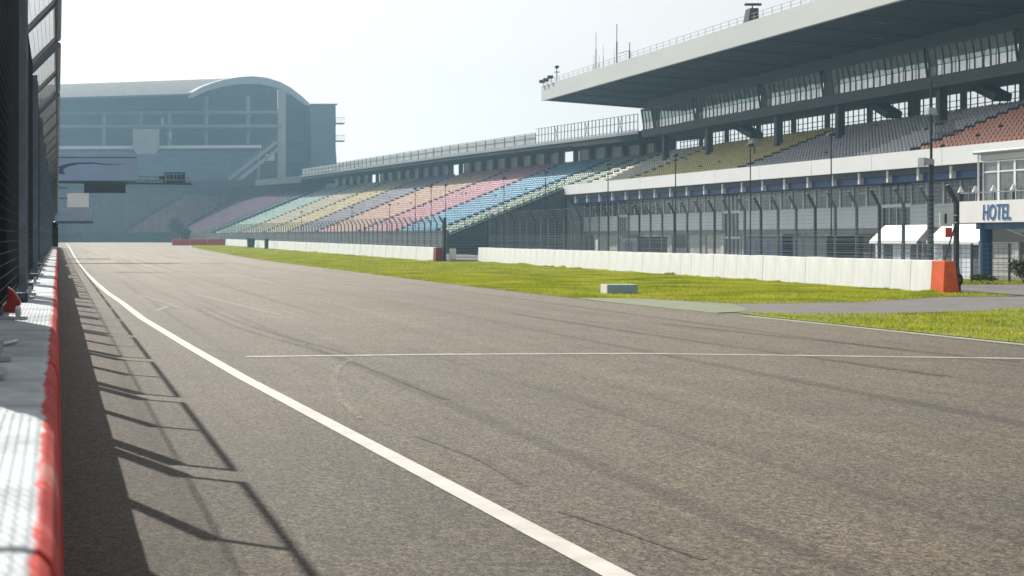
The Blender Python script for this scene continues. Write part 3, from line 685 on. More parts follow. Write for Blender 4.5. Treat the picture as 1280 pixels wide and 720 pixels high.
for k in range(13):
    y = 86.4 + 6.9 * k; x = 58 + (k % 2) * 3.4
    m = MB(); m.hexa([(x, y - .12, uz(x) - .07), (x + 1.1, y - .12, uz(x + 1.1) - .07), (x + 1.1, y + .12, uz(x + 1.1) - .07), (x, y + .12, uz(x) - .07), (x, y - .12, uz(x) - .005), (x + 1.1, y - .12, uz(x + 1.1) - .005), (x + 1.1, y + .12, uz(x + 1.1) - .005), (x, y + .12, uz(x) - .005)]); m.build('lamp', mat('unlit_lamp', (.14, .15, .15), .5), roof)
m = MB(); m.box(64.2, 64.6, 60, 174, 15.59, 17.2); m.build('header_wall', dark_frame, GS)
# roof railing and masts
m = MB(); y = ya
while y <= yb: m.bar((RX + .25, y, RZ1), (RX + .25, y, RZ1 + .62), .035); y += 1.6
for z in (RZ1 + .3, RZ1 + .6): m.bar((RX + .25, ya, z), (RX + .25, yb, z), .03)
m.build('roof_railing', steel_light, GS)
for px, top, base, w in ((745, 40, 86, .05), (742.5, 69, 87, .04), (749, 70, 86, .035), (754, 56, 84, .035), (768, 62, 80, .035), (771, 30, 80, .07), (787, 53, 76, .08)):
    y = yat(px, RX + 1.2); z1 = EYE + (VY - top) * y / F
    m = MB(); m.tube((RX + 1.2, y, 18.8), (RX + 1.2, y, 18.8 + (z1 - 18.8) * .6), w, 6); m.tube((RX + 1.2, y, 18.8 + (z1 - 18.8) * .6), (RX + 1.2, y, z1), w * .5, 6)
    if px == 787: m.bar((RX + 1.2, y, z1 - .8), (RX + 1.2, y + 3.0, z1 - .75), .05)
    o = m.build('antenna_mast', steel_dark if w > .04 else steel_light); tag(o, None, 'antenna', None, 'thing')
    o['label'] = {745: 'tall thin antenna mast on the roof edge beside the tallest mast', 771: 'tallest antenna mast standing on the grandstand roof edge', 787: 'short thick roof mast carrying a horizontal arm', 742.5: 'short whip antenna beside the tall thin mast, towards the roof end', 749: 'short whip antenna between the tall thin mast and the medium mast', 754: 'medium pale whip antenna between the two tall roof masts', 768: 'short whip antenna close beside the tallest roof mast'}[px]
def floodlight(px, py, X, zb, lab, big):
    y = yat(px, X); z = EYE + (VY - py) * y / F; t = thing('roof_floodlight', lab, 'floodlight', (X, y, zb))
    m = MB(); m.tube((X, y, zb), (X, y, z), .05, 6); m.build('stem', dark_frame, t)
    m = MB()
    if big: m.hexa([(X - .55, y - .5, zb + .1), (X + .3, y - .5, zb + .1), (X + .3, y + .5, zb + .1), (X - .55, y + .5, zb + .1), (X - .35, y - .45, zb + 1.2), (X + .3, y - .45, zb + 1.2), (X + .3, y + .45, zb + 1.2), (X - .35, y + .45, zb + 1.2)])
    else: m.sphere((X, y, z + .12), .28, 8, .7); m.box(X - .3, X + .3, y - .05, y + .05, z - .5, z - .42)
    m.build('head', black_m, t)
    if big:
        m = MB(); m.box(X - .6, X + .7, y - .12, y + .12, z, z + .18); m.build('cross_head', dark_frame, t)
floodlight(696, 85, RX + .5, 18.9, 'small round lamp on a stem near the roof end', False)
floodlight(940.5, 7, RX + .6, 18.9, 'bulky dark floodlight unit with a cross head on the roof edge', True)
t = thing('roof_floodlight', 'pair of small dark floodlights clamped at the roof corner', 'floodlight', (RX + .3, 182, 19.0))
for dy, dz in ((0, .25), (-1.4, .3), (-3, .45)):
    m = MB(); m.box(RX - .35, RX + .2, 182.4 + dy - .25, 182.4 + dy + .25, 19.05 + dz, 19.4 + dz); m.bar((RX + .1, 182.4 + dy, 18.9), (RX + .1, 182.4 + dy, 19.15 + dz), .06); m.build('head', black_m, t, bevel=.04)

# ---- glazed boxes
BX = 63.5
m = MB(); m.box(BX - .12, 68.0, 86, 173.6, 12.55, 12.86); m.hexa([(BX - .16, 86, 12.87), (BX + .1, 86, 12.87), (BX + .1, 173.6, 12.87), (BX - .16, 173.6, 12.87), (BX - .16, 86, 13.36), (BX + .1, 86, 13.36), (BX + .1, 173.6, 13.36), (BX - .16, 173.6, 13.36)]); m.build('box_floor', mat('dark_grey_beam', (.085, .09, .092), .7, .1, .5), GS)
groups = [(170.4, 173.4), (159.4, 170.0), (144.6, 158.6), (132.7, 143.4), (116.8, 131.0), (105.8, 116.5), (91, 104)]
PARTW = .92
def pane_mat(name, tint, gloss, diff):
    m = bpy.data.materials.new(name); m.use_nodes = True; nt = m.node_tree; N = nt.nodes; L = nt.links; N.remove(N['Principled BSDF'])
    tr = N.new('ShaderNodeBsdfTransparent'); df = N.new('ShaderNodeBsdfDiffuse'); gl = N.new('ShaderNodeBsdfGlossy'); gl.inputs['Roughness'].default_value = .08
    no = N.new('ShaderNodeTexNoise'); no.inputs['Scale'].default_value = .9; no.inputs['Detail'].default_value = 5
    tc = N.new('ShaderNodeTexCoord'); L.new(tc.outputs['Object'], no.inputs['Vector'])
    mx = N.new('ShaderNodeMix'); mx.data_type = 'RGBA'; mx.inputs[6].default_value = (*[c * .62 for c in tint], 1); mx.inputs[7].default_value = (*[min(1, c * 1.25) for c in tint], 1)
    L.new(no.outputs['Fac'], mx.inputs[0]); L.new(mx.outputs[2], tr.inputs['Color']); df.inputs['Color'].default_value = (.8, .82, .81, 1)
    a = N.new('ShaderNodeMixShader'); a.inputs[0].default_value = diff; L.new(tr.outputs[0], a.inputs[1]); L.new(df.outputs[0], a.inputs[2])
    b = N.new('ShaderNodeMixShader'); b.inputs[0].default_value = gloss; L.new(a.outputs[0], b.inputs[1]); L.new(gl.outputs[0], b.inputs[2]); L.new(b.outputs[0], N['Material Output'].inputs[0])
    return m
box_glass = pane_mat('tinted_box_glass', (.60, .66, .62), .07, .06)
box_frost = pane_mat('frosted_box_panel', (.94, .96, .95), .03, .16)
for gi, (a, b) in enumerate(groups):
    m = MB(); m.box(BX - .12, 67.9, a + .13, b - .13, 15.39, 15.58)
    for (c_, d_) in ((a, a + .12), (b - .12, b)): m.hexa([(BX - .02, c_, 13.37), (BX + .11, c_, 13.37), (BX + .11, d_, 13.37), (BX - .02, d_, 13.37), (BX - .33, c_, 15.55), (BX - .15, c_, 15.55), (BX - .15, d_, 15.55), (BX - .33, d_, 15.55)])
    m.hexa([(BX - .30, a + .12, 15.38), (BX - .1, a + .12, 15.38), (BX - .1, b - .12, 15.38), (BX - .30, b - .12, 15.38), (BX - .33, a + .12, 15.56), (BX - .13, a + .12, 15.56), (BX - .13, b - .12, 15.56), (BX - .33, b - .12, 15.56)])
    bx = m.build('glazed_box', mat('box_frame_grey', (.03, .034, .036), .6, .1, 1), GS)
    mu = MB(); n = max(3, round((b - a - .24) / PARTW)); w = (b - a - .24) / n
    for k in range(n):
        y0_, y1_ = a + .12 + k * w + .05, a + .12 + (k + 1) * w - .05
        q = random.uniform(-.02, .02)
        mu.hexa([(BX - .10, y1_, 13.37), (BX - .02, y1_, 13.37), (BX - .02, y1_ + .085, 13.37), (BX - .10, y1_ + .085, 13.37), (BX - .10, y1_, 14.13), (BX - .02, y1_, 14.13), (BX - .02, y1_ + .085, 14.13), (BX - .10, y1_ + .085, 14.13)]); mu.hexa([(BX - .10, y1_, 14.13), (BX - .02, y1_, 14.13), (BX - .02, y1_ + .085, 14.13), (BX - .10, y1_ + .085, 14.13), (BX - .31, y1_, 15.37), (BX - .23, y1_, 15.37), (BX - .23, y1_ + .085, 15.37), (BX - .31, y1_ + .085, 15.37)])
        m = MB(); m.hexa([(BX - .06, y0_, 14.16), (BX - .02, y0_, 14.16), (BX - .02, y1_, 14.16), (BX - .06, y1_, 14.16), (BX - .27 + q, y0_, 15.36), (BX - .22 + q, y0_, 15.36), (BX - .22 + q, y1_, 15.36), (BX - .27 + q, y1_, 15.36)]); m.build('window', box_glass, bx)
        m = MB(); m.box(BX - .05, BX + .0, y0_ - .02, y1_ + .02, 13.42, 14.10); m.build('sill_panel', box_frost, bx)
    rw = MB(); yy = a + .3
    while yy < b - .2: rw.box(67.8, 67.86, yy, yy + .06, 13.37, 15.38); yy += w * 2
    rw.box(67.78, 67.88, a + .13, b - .13, 14.1, 14.2); rw.build('rear_mullion', dark_frame, bx)
    mu.box(BX - .10, BX - .02, a + .13, b - .13, 14.11, 14.15); mu.build('mullion', dark_frame, bx)
for a, b in zip([g[1] for g in groups[1:]], [g[0] for g in groups[:-1]]):
    m = MB(); m.box(BX + .05, BX + .5, a - .02, b + .02, 13.37, 15.6); m.build('pillar', dark_frame, GS)
# columns in the seating, stairs to the boxes, rear screen
for px in (832, 886.5, 973, 1050, 1177):
    X = 64.4; y = yat(px, X); zt = Z0 + RISE * int((X - 45) / TREAD)
    m = MB(); m.box(X - .28, X + .28, y - .28, y + .28, zt, 12.54); m.build('column', dark_frame, GS)
for px0, py0, px1, py1 in ((924, 157, 946, 169.5), (1094, 129, 1118, 144), (1223, 107, 1254, 122)):
    X = 66.6; p0 = at(px0, py0, yat(px0, X)); p1 = at(px1, py1, yat(px1, X)); p1.z = max(p1.z, 11.35)
    m = MB(); m.bar(p0, p1, 1.2, .55); m.bar(p0 + V((0, 1.5, .4)), p0 + V((0, -.5, 0)), 1.2, .6); m.build('stair_flight', dark_frame, GS)
m = MB(); y = 80
while y < 174:
    m.bar((67.7, y, 11.25), (67.7, y, 12.54), .07 if int(y) % 7 else .35); y += .92
for z in (11.55, 12.0): m.bar((67.7, 80, z), (67.7, 174, z), .05)
m.build('rear_screen', dark_frame, GS)
# pale loudspeaker boxes among the seats
for px, py, lab in ((1167, 143, None), (943, 181, 'pale box on a stand among the olive seats'), (1165, 140, None)):
    if lab is None: continue
    a = at(px, py, yat(px, 62.5)); zt = Z0 + RISE * int((62.5 - 45) / TREAD); t = thing('loudspeaker', lab, 'loudspeaker', (62.5, a.y, zt))
    m = MB(); m.tube((62.5, a.y, zt), (62.5, a.y, zt + 1.0), .05, 6); m.build('stand', dark_frame, t); m = MB(); m.box(62.1, 62.8, a.y - .5, a.y + .5, zt + 1.0, zt + 1.6); m.build('cabinet', plaster, t, bevel=.05)
# barriers in the aisle above the fascia
t = thing('crowd_barrier', 'grey steel railing panel at the aisle between grey and orange seats', 'railing', (61, 111, 8.5))
m = MB()
for k in range(14): yy = 109.2 + .18 * k; m.bar((61.2, yy, 8.5), (61.2, yy, 9.75), .03)
m.bar((61.2, 109.2, 9.75), (61.2, 111.6, 9.75), .05); m.bar((61.2, 109.2, 8.95), (61.2, 111.6, 8.95), .05); m.build('frame', steel_dark, t)

# ---- open stand: walkway roof, railing, columns, rear panels, end wall
sl = [V((63.2, 174, 13.3)), V((56.07, 229.8, 13.5)), V((46.4, 305, 13.45))]
def slx(y): return float(np.interp(y, [174, 229.8, 305], [63.2, 56.07, 46.4]))
def slz(y): return float(np.interp(y, [174, 229.8, 305], [13.3, 13.5, 13.45]))
m = MB(); ysl = [174.05, 190, 210, 229.8, 255, 280, 305]
for a, b in zip(ysl[:-1], ysl[1:]):
    th = .95 if b < 191 else .75
    m.hexa([(slx(a), a, slz(a) - th), (slx(a) + 7.2, a, slz(a) - th + .1), (slx(b) + 7.2, b, slz(b) - th + .1), (slx(b), b, slz(b) - th), (slx(a), a, slz(a)), (slx(a) + 7.2, a, slz(a)), (slx(b) + 7.2, b, slz(b)), (slx(b), b, slz(b))])
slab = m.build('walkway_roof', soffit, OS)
m = MB()
for a, b in zip(ysl[:-1], ysl[1:]): m.hexa([(slx(a) - .06, a, slz(a) - .3), (slx(a) - .01, a, slz(a) - .3), (slx(b) - .01, b, slz(b) - .3), (slx(b) - .06, b, slz(b) - .3), (slx(a) - .06, a, slz(a) + .03), (slx(a) - .01, a, slz(a) + .03), (slx(b) - .01, b, slz(b) + .03), (slx(b) - .06, b, slz(b) + .03)])
m.build('edge_strip', steel_light, slab)
m = MB(); y = 174.4; k = 0
pane = MB()
while y < 304.5:
    h = 1.9 if y < 200 else 1.42; st = .9 if y < 200 else (3.2 if y < 262 else 2.1)
    m.bar((slx(y) + .1, y, slz(y)), (slx(y) + .1, y, slz(y) + h), .07)
    y2 = min(y + st, 304.8)
    for f in (.08, .55, .98): m.bar((slx(y) + .1, y, slz(y) + h * f), (slx(y2) + .1, y2, slz(y2) + h * f), .05)
    if k % 9 == 4 and y < 200: m.bar((slx(y) + .1, y, slz(y)), (slx(y2) + .1, y2, slz(y2) + h), .04); m.bar((slx(y) + .1, y, slz(y) + h), (slx(y2) + .1, y2, slz(y2)), .04)
    if y > 200 : pane.hexa([(slx(y) + .12, y + .1, slz(y) + .15), (slx(y) + .14, y + .1, slz(y) + .15), (slx(y2) + .14, y2 - .1, slz(y2) + .15), (slx(y2) + .12, y2 - .1, slz(y2) + .15), (slx(y) + .12, y + .1, slz(y) + h * .9), (slx(y) + .14, y + .1, slz(y) + h * .9), (slx(y2) + .14, y2 - .1, slz(y2) + h * .9), (slx(y2) + .12, y2 - .1, slz(y2) + h * .9)])
    y = y2; k += 1
    if y2 >= 304.8: break
rl = m.build('railing', dark_frame, OS)
pane.build('pane', mat('frosted_rail_pane', (.55, .60, .60), .25, .15, .6), rl)
y = 176.5; k = 0
while y < 304:
    x = stand_x(y) + 22.9 if y > 184 else 67.9
    m = MB(); m.box(x - .4, x + .1, y - .36, y + .36, 10.9, 12.9); m.build('column', dark_frame, OS)
    if k % 9 != 6:
        y2 = y + 4.25; x2 = stand_x(y2) + 22.9 if y2 > 184 else 67.9
        m = MB(); m.hexa([(x + .25, y, 10.9), (x + .4, y, 10.9), (x2 + .4, y2 - .03, 10.9), (x2 + .25, y2 - .03, 10.9), (x + .25, y, 13.2), (x + .4, y, 13.2), (x2 + .4, y2 - .03, 13.2), (x2 + .25, y2 - .03, 13.2)]); m.build('rear_panel', concrete_pale, OS)
    y += 4.25; k += 1
m = MB()
for a, b in zip(ysl[1:-1], ysl[2:]):
    xa, xb = stand_x(a) + 22.55, stand_x(b) + 22.55
    m.hexa([(xa, a, -.5), (xa + .3, a, -.5), (xb + .3, b, -.5), (xb, b, -.5), (xa, a, 11.0), (xa + .3, a, 11.0), (xb + .3, b, 11.0), (xb, b, 11.0)])
m.build('rear_wall', concrete_dark, OS)
m = MB(); m.prism([(45, -.8), (58.3, -.8), (58.3, 7.4), (45, 2.0)], 'y', 183.85, 184.15); m.build('end_wall', mat('slate_grey_render', (.085, .105, .115), .85, .12, .7), OS)
m = MB()
p0, p1 = V((44.9, 183.9, 2.0)), V((58.3, 183.9, 7.45))
for k in range(15): q = p0.lerp(p1, k / 14); m.bar(q, q + V((0, 0, .9)), .05)
for h in (.45, .9): m.bar(p0 + V((0, 0, h)), p1 + V((0, 0, h)), .05)
m.build('stair_railing', steel_dark, OS)
m = MB()
for a, b in ((184, 240), (240, 309)): m.hexa([(stand_x(a) - .25, a, 0), (stand_x(a), a, 0), (stand_x(b), b, 0), (stand_x(b) - .25, b, 0), (stand_x(a) - .25, a, 2.5), (stand_x(a), a, 2.5), (stand_x(b), b, 2.5), (stand_x(b) - .25, b, 2.5)])
m.build('front_wall', concrete_dark, OS)
# far bank: roof slab and rear wall, front wall
m = MB(); path = [V((46.4, 305.1, 13.45)), V((43.5, 352, 14.3)), V((36, 372, 14.8)), V((20, 371, 14.8)), V((-14, 362, 14.6))]
out = [V((53, 306, 13.4)), V((53, 362, 14.3)), V((41, 386, 14.8)), V((18, 386, 14.8)), V((-18, 380, 14.6))]
for i in range(4): m.slab([path[i], path[i + 1], out[i + 1], out[i]], 1.3)
m.build('roof_slab', soffit, FSG)
m = MB()
bk = [V((51.9, 309, 0)), V((51.3, 325, 0)), V((43, 379, 0)), V((29, 374, 0)), V((-10.3, 367, 0))]
for a, b in zip(bk[:-1], bk[1:]):
    n_ = (b - a).cross(V((0, 0, 1))).normalized() * -.4
    m.hexa([a, b, b + n_, a + n_, a + V((0, 0, 13.3)), b + V((0, 0, 13.3)), b + n_ + V((0, 0, 13.3)), a + n_ + V((0, 0, 13.3))])
m.build('rear_wall', concrete_dark, FSG)
m = MB()
fr = [V(( *p[0], 0)) for p in fan]
for a, b in zip(fr[:-1], fr[1:]):
    n_ = (b - a).cross(V((0, 0, 1))).normalized() * .3
    m.hexa([a, b, b + n_, a + n_, a + V((0, 0, 2.4)), b + V((0, 0, 2.4)), b + n_ + V((0, 0, 2.4)), a + n_ + V((0, 0, 2.4))])
m.build('front_wall', concrete_dark, FSG)

# ------------------------------------------------------------------ barrel-roofed far grandstand
BS = thing('grandstand', 'far hazy grandstand with arched barrel roof and concrete stair tower', 'grandstand', (20, 400, 0))
arch = [(237, 117, 386), (249, 110.5, 391), (262, 105.5, 396), (278, 101, 402), (296, 98, 408), (314, 97, 413), (331, 99, 418), (347, 104, 423), (360, 111, 427), (372, 120, 431), (380, 127, 433), (387, 134, 435)]
A3 = [at(*p) for p in arch]
L3 = []
for i, p in enumerate(arch):
    f = i / 11; y = 404 + 34 * f; top = 124.5 - 15.5 * math.sin(min(1, f * 2.0) * math.pi / 2) + (18 * max(0, f - .5) ** 1.3)
    L3.append(at(-20 - 30 * f, top, y))
m = MB()
for i in range(11):
    a, b, c_, d_ = A3[i], A3[i + 1], L3[i + 1], L3[i]
    n = 14
    for k in range(n):
        p0, p1, q0, q1 = a.lerp(d_, k / n), a.lerp(d_, (k + 1) / n), b.lerp(c_, k / n), b.lerp(c_, (k + 1) / n)
        m.slab([p0, q0, q1, p1], .5)
m.build('roof', barrel_roof, BS)
m = MB()     # the arched end band, proud of the roof end
for i in range(11):
    a, b = A3[i] + V((.6, -.6, .3)), A3[i + 1] + V((.6, -.6, .3)); c_, d_ = b + V((-.9, .9, 0)), a + V((-.9, .9, 0))
    t0 = 1.4 + .5 * math.sin(math.pi * i / 11); m.slab([a, b, c_, d_], t0)
m.build('arch', mat('arch_concrete', (.40, .43, .44), .8, .06, .3), BS)
wallm = mat('far_stand_wall', (.035, .070, .095), .9, .2, .15)  # blue of the distant haze mixed into the wall colour
m = MB()     # recessed wall under the roof
w0, w1, w2 = at(-30, 124, 432), at(262, 108, 418), at(387, 134, 438)
for a, b in ((V((w0.x, 432, 0)), V((w1.x, 420, 0))), (V((w1.x, 420, 0)), V((w2.x, 438, 0)))):
    top = (EYE + (VY - 112) * 425 / F) if a.x < 20 else (EYE + (VY - 128) * 430 / F)
    m.hexa([a, b, b + V((0, 1, 0)), a + V((0, 1, 0)), a + V((0, 0, top)), b + V((0, 0, top)), b + V((0, 1, top)), a + V((0, 1, top))])
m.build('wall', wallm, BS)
m = MB()     # arch infill following the arch curve
pts = [(p.x - .4, p.z - 1.2) for p in A3]
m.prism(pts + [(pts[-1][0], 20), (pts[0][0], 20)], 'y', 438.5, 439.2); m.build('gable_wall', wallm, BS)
fl = mat('far_floor_slab', (.30, .34, .36), .8, .1, .2)
for py, y, px1 in ((138.5, 408, 352), (155.5, 404, 352)):
    a, b = at(-20, py + 1, y + 12), at(px1, py, y); m = MB(); m.slab([a, b, b + V((0, 9, 0)), a + V((0, 9, 0))], .7); m.build('floor_slab', fl, BS)
for px, y0_, y1_ in ((130, 140, 183), (176, 140, 160), (212, 140, 183), (258, 120, 183), (310, 120, 180)):
    a = at(px, y1_, 412); b = at(px, y0_, 412); m = MB(); m.box(a.x - .5, a.x + .5, 411.6, 412.4, a.z, b.z); m.build('column', fl, BS)
a, b = at(352, 224, 405), at(352, 112, 405); m = MB(); m.box(a.x - 1.0, a.x + 1.0, 404.5, 406, a.z, b.z); m.build('column', mat('arch_concrete', (.4, .43, .44)), BS)
# upper seat bank with bright parapet
a, b, c_, d_ = at(-30, 226, 386), at(292, 224, 386), at(330, 186, 402), at(-30, 187.5, 402)
m = MB(); N_ = 22
for i in range(N_):
    p0, p1, q0, q1 = a.lerp(d_, i / N_), b.lerp(c_, i / N_), a.lerp(d_, (i + 1) / N_), b.lerp(c_, (i + 1) / N_)
    zz = p0.z; lo = zz - 1.2
    m.hexa([(p0.x, p0.y, lo), (p1.x, p1.y, lo), (q1.x, q1.y, lo), (q0.x, q0.y, lo), (p0.x, p0.y, zz), (p1.x, p1.y, zz), (q1.x, q1.y, zz), (q0.x, q0.y, zz)])
m.build('seat_bank', mat('far_blue_seats', (.10, .14, .19), .7, .2, .3), BS)  # seat colour carries some of the haze blue
m = MB(); a, b = at(-30, 187, 402), at(327, 185, 402); m.hexa([a, b, b + V((0, .4, 0)), a + V((0, .4, 0)), a + V((0, 0, .75)), b + V((0, 0, .75)), b + V((0, .4, .75)), a + V((0, .4, .75))]); m.build('parapet', white_metal, BS)
m = MB()
for (p, q) in (((345, 178, 400), (286, 224, 384)), ((350, 184, 400), (300, 224, 384))): m.bar(at(*p), at(*q), .7, .6)
for k in range(16):
    q = at(345, 178, 400).lerp(at(286, 224, 384), k / 15); m.bar(q, q + V((0, 0, 1.6)), .12)
m.bar(at(323, 224, 398), at(323, 195, 398), .6); m.build('stairway', fl, BS)
# shield banner
y = 400; pts = [(166, 161), (199, 161), (199, 184), (196, 190), (190, 196), (182.5, 201), (175, 196), (169, 190), (166, 184)]
P2 = [((at(px, py, y)).x, (at(px, py, y)).z) for px, py in pts]; m = MB(); m.prism(P2, 'y', y - .1, y); m.build('shield_banner', mat('pale_banner', (.42, .46, .44), .8, .1, .4), BS)
# tower with balconies
ta, tb = at(387, 222, 428), at(418, 132, 428)
m = MB(); prof = [(ta.x, 0), (tb.x + 1.6, 0), (tb.x + 1.2, ta.z + .5), (tb.x + .25, ta.z + 4.0), (tb.x, ta.z + 8), (tb.x, tb.z - .35), (ta.x + 3, tb.z), (ta.x, tb.z)]
m.prism(prof, 'y', 426, 442); tw = m.build('stair_tower', mat('tower_concrete', (.14, .175, .19), .85, .1, .15), BS)
m = MB(); m.box(ta.x - .2, tb.x + .4, 425.7, 442.3, tb.z + .01, tb.z + .35); m.build('coping', concrete, tw)
for py in (154, 176):
    p = at(418, py, 432); m = MB(); m.box(p.x + .01, p.x + 2.5, 430.5, 433.5, p.z - .25, p.z)
    for k in range(6): m.bar((p.x + .2 + .44 * k, 430.6, p.z), (p.x + .2 + .44 * k, 430.6, p.z + 1.4), .07)
    m.bar((p.x, 430.6, p.z + 1.4), (p.x + 2.5, 430.6, p.z + 1.4), .08); m.bar((p.x + 2.45, 430.6, p.z + 1.4), (p.x + 2.45, 433.4, p.z + 1.4), .08); m.build('balcony', dark_frame, tw)
# openings between column and tower
for (x0_, x1_, y0_, y1_) in ((358, 380, 160, 177), (358, 380, 183, 203), (326, 348, 190, 222), (292, 318, 145, 152)):
    a, b = at(x0_, y1_, 419), at(x1_, y0_, 419); m = MB(); m.box(a.x, b.x, 418.7, 419, a.z, b.z); m.build('opening', mat('deep_opening', (.05, .065, .07), .9), BS)
a, b = at(332, 201, 417), at(343, 193, 417); m = MB(); m.box(a.x, b.x, 416.7, 417, a.z, b.z); m.build('window', white_metal, BS)
for (px, y0_, y1_) in ((202, 147, 157), (212, 165, 173)):
    a, b = at(px, y1_, 409), at(px + 2, y0_, 409); m = MB(); m.box(a.x, b.x, 408.7, 409, a.z, b.z); m.build('lamp_panel', white_metal, BS)

# dark screen wall at the end of the track + shrubs
m = MB()
pts = [(-30, 352), (-6, 346), (12, 341), (24.5, 340)]
for (x0_, y0_), (x1_, y1_) in zip(pts[:-1], pts[1:]):
    m.hexa([(x0_, y0_, .3), (x1_, y1_, .3), (x1_, y1_ + .6, .3), (x0_, y0_ + .6, .3), (x0_, y0_, 2.75), (x1_, y1_, 2.75), (x1_, y1_ + .6, 2.75), (x0_, y0_ + .6, 2.75)])
tag(m.build('tyre_barrier', mat('green_tarpaulin', (.025, .075, .06), .8, .2, .4)), 'long dark green covered barrier closing the end of the straight', 'barrier', None, 'thing')
def bush(name, lab, cx, cy, g, rx, rz, n, lm, ls, cat, stem_col=None, group=None):
    t = thing(name, lab, cat, (cx, cy, g), group); m = MB()
    lobes = [(random.uniform(-.55, .55) * rx, random.uniform(-.5, .5) * rx, random.uniform(.35, .85) * rz, random.uniform(.3, .55)) for _ in range(8)]
    for k in range(n):
        lx, ly, lz, lr = random.choice(lobes); d = Vector((random.gauss(0, 1), random.gauss(0, 1), random.gauss(0, 1))).normalized() * lr * random.uniform(.5, 1.05)
        p = V((cx + lx + d.x * rx, cy + ly + d.y * rx, g + max(.03, lz + d.z * rz * .6))); a = V((random.gauss(0, 1), random.gauss(0, 1), random.gauss(0, 1))).normalized() * ls; b = a.cross(V((random.gauss(0, 1), random.gauss(0, 1), random.gauss(0, 1)))).normalized() * ls * .5
        m.add([p - a, p + b, p + a, p - b], [(0, 1, 2, 3)])
    m.build('foliage', lm, t, recalc=False)
    m = MB()
    for k in range(6): a_ = random.uniform(0, 6.28); m.tube((cx, cy, g), (cx + math.cos(a_) * rx * .5, cy + math.sin(a_) * rx * .5, g + rz * .7), .02 * rz, 5, .006 * rz)
    m.build('stem', mat('brown_stem', (.08, .06, .04), .9), t)
    return t
p = at(218, 302, 339.0)
bush('shrub', 'dark bushy shrub before the purple seats at the far verge', p.x + .5, 335, .6, 2.6, 5.2, 3500, shrub_m, .22, 'shrub')
bush('weed_plant', 'straggly pale flowering weed clump at the foot of the wire fence', 35.6, 58.9, 0, .62, .95, 1400, leaf_m, .05, 'plant')
bush('weed_plant', 'low green weed tuft beside the flowering clump at the wire fence', 34.3, 59.3, 0, .5, .4, 700, leaf_m, .045, 'plant')
bush('weed_plant', 'small weed growing behind the orange barrier block', 29.3, 57.5, 0, .4, .4, 500, leaf_m, .045, 'plant')
m = MB()
for k in range(160):
    a_ = random.uniform(0, 6.28); r_ = random.uniform(0, .6); m.sphere((35.6 + math.cos(a_) * r_, 58.9 + math.sin(a_) * r_, random.uniform(.3, 1.05)), .022, 6)
fo = m.build('flower', flower_m, bpy.data.objects['weed_plant'])

# ------------------------------------------------------------------ annex with HOTEL sign
HX = 45.5
AN = thing('hotel_annex', 'hotel entrance annex with white sign band, blue post and glazed upper floor', 'building', (47, 72, -.8))
m = MB(); m.box(HX, HX + .25, 62, 80.9, 2.45, 3.52); m.box(HX + .26, 52, 80.6, 80.9, 2.45, 3.52); m.box(HX + .26, 60, 62, 80.59, 2.9, 3.1); sg = m.build('sign_band', mat('cream_sign_board', (.86, .86, .83), .6, .05, .7), AN)
hotel_blue = mat('sign_blue', (.008, .11, .36), .5, .1, 3); hotel_side = mat('sign_letter_side', (.45, .58, .68), .5)
yl = (yat(1229, HX) + yat(1262.5, HX)) / 2
zc = (at(1245, 257.2, yl).z + at(1245, 274.4, yl).z) / 2
t0 = text('lettering', 'HOTEL', 1.06, [hotel_blue, hotel_side], sg, Matrix.Translation((HX - .016, yl, zc)) @ TRACK, .012, .014, .70, .10)
m = MB(); y = yat(1230, 45.9); m.tube((46.0, y, -.8), (46.0, y, 2.44), .28, 20); m.build('post', blue_post, AN, smooth=False)
m = MB(); m.box(HX + .3, 47.6, 66, 79.8, 2.12, 2.44); m.build('beam', blue_post, AN)
m = MB(); m.box(47.9, 48.2, 62, 78.0, -.8, 2.89); m.box(48.2, 60, 77.7, 78.0, -.8, 2.89); m.build('wall', plaster, AN)
m = MB(); m.hexa([(47.85, 72.4, -.4), (47.89, 72.4, -.4), (47.89, 75.2, -.4), (47.85, 75.2, -.4), (47.85, 72.4, .6), (47.89, 72.4, .6), (47.89, 74.2, .9), (47.85, 74.2, .9)]); m.build('ramp_wall', concrete_pale, AN)
# pavilion
m = MB(); m.box(46.95, 60, 62, 81.6, 5.92, 6.10); rf = m.build('roof', mat('annex_roof', (.42, .43, .42), .7, .1, .6), AN)
m = MB(); m.tube((46.86, 62, 6.02), (46.86, 81.8, 6.02), .085, 10); m.build('gutter', steel_light, rf)
m = MB(); m.tube((46.9, 81.5, 3.2), (46.9, 81.5, 5.95), .045, 8); m.build('downpipe', white_metal, AN)
m = MB(); m.box(47.4, 59.5, 62, 81.3, 3.11, 5.9); m.build('core_wall', concrete_dark, AN)
m = MB(); m.box(46.95, 47.39, 62, 81.4, 5.60, 5.91); m.build('lintel', plaster, AN)
for k in range(14):
    y1_ = 81.3 - 1.36 * k; y0_ = y1_ - 1.36
    fr_ = MB()
    for yy in (y0_ + .04, y1_ - .04): fr_.box(47.0, 47.1, yy - .04, yy + .04, 3.11, 5.58)
    for zz in (3.15, 5.02, 5.54): fr_.box(47.0, 47.1, y0_ + .08, y1_ - .08, zz - .035, zz + .035)
    f = fr_.build('window', white_metal, AN); g = MB(); g.box(47.04, 47.06, y0_ + .08, y1_ - .08, 3.19, 5.5); g.build('pane', glass_p, f)
m = MB(); y = 63
while y < 81: m.bar((HX + .12, y, 3.52), (HX + .12, y, 3.95), .04); y += 1.5
m.bar((HX + .12, 62.5, 3.94), (HX + .12, 80.8, 3.94), .045); m.build('railing', steel_light, AN)
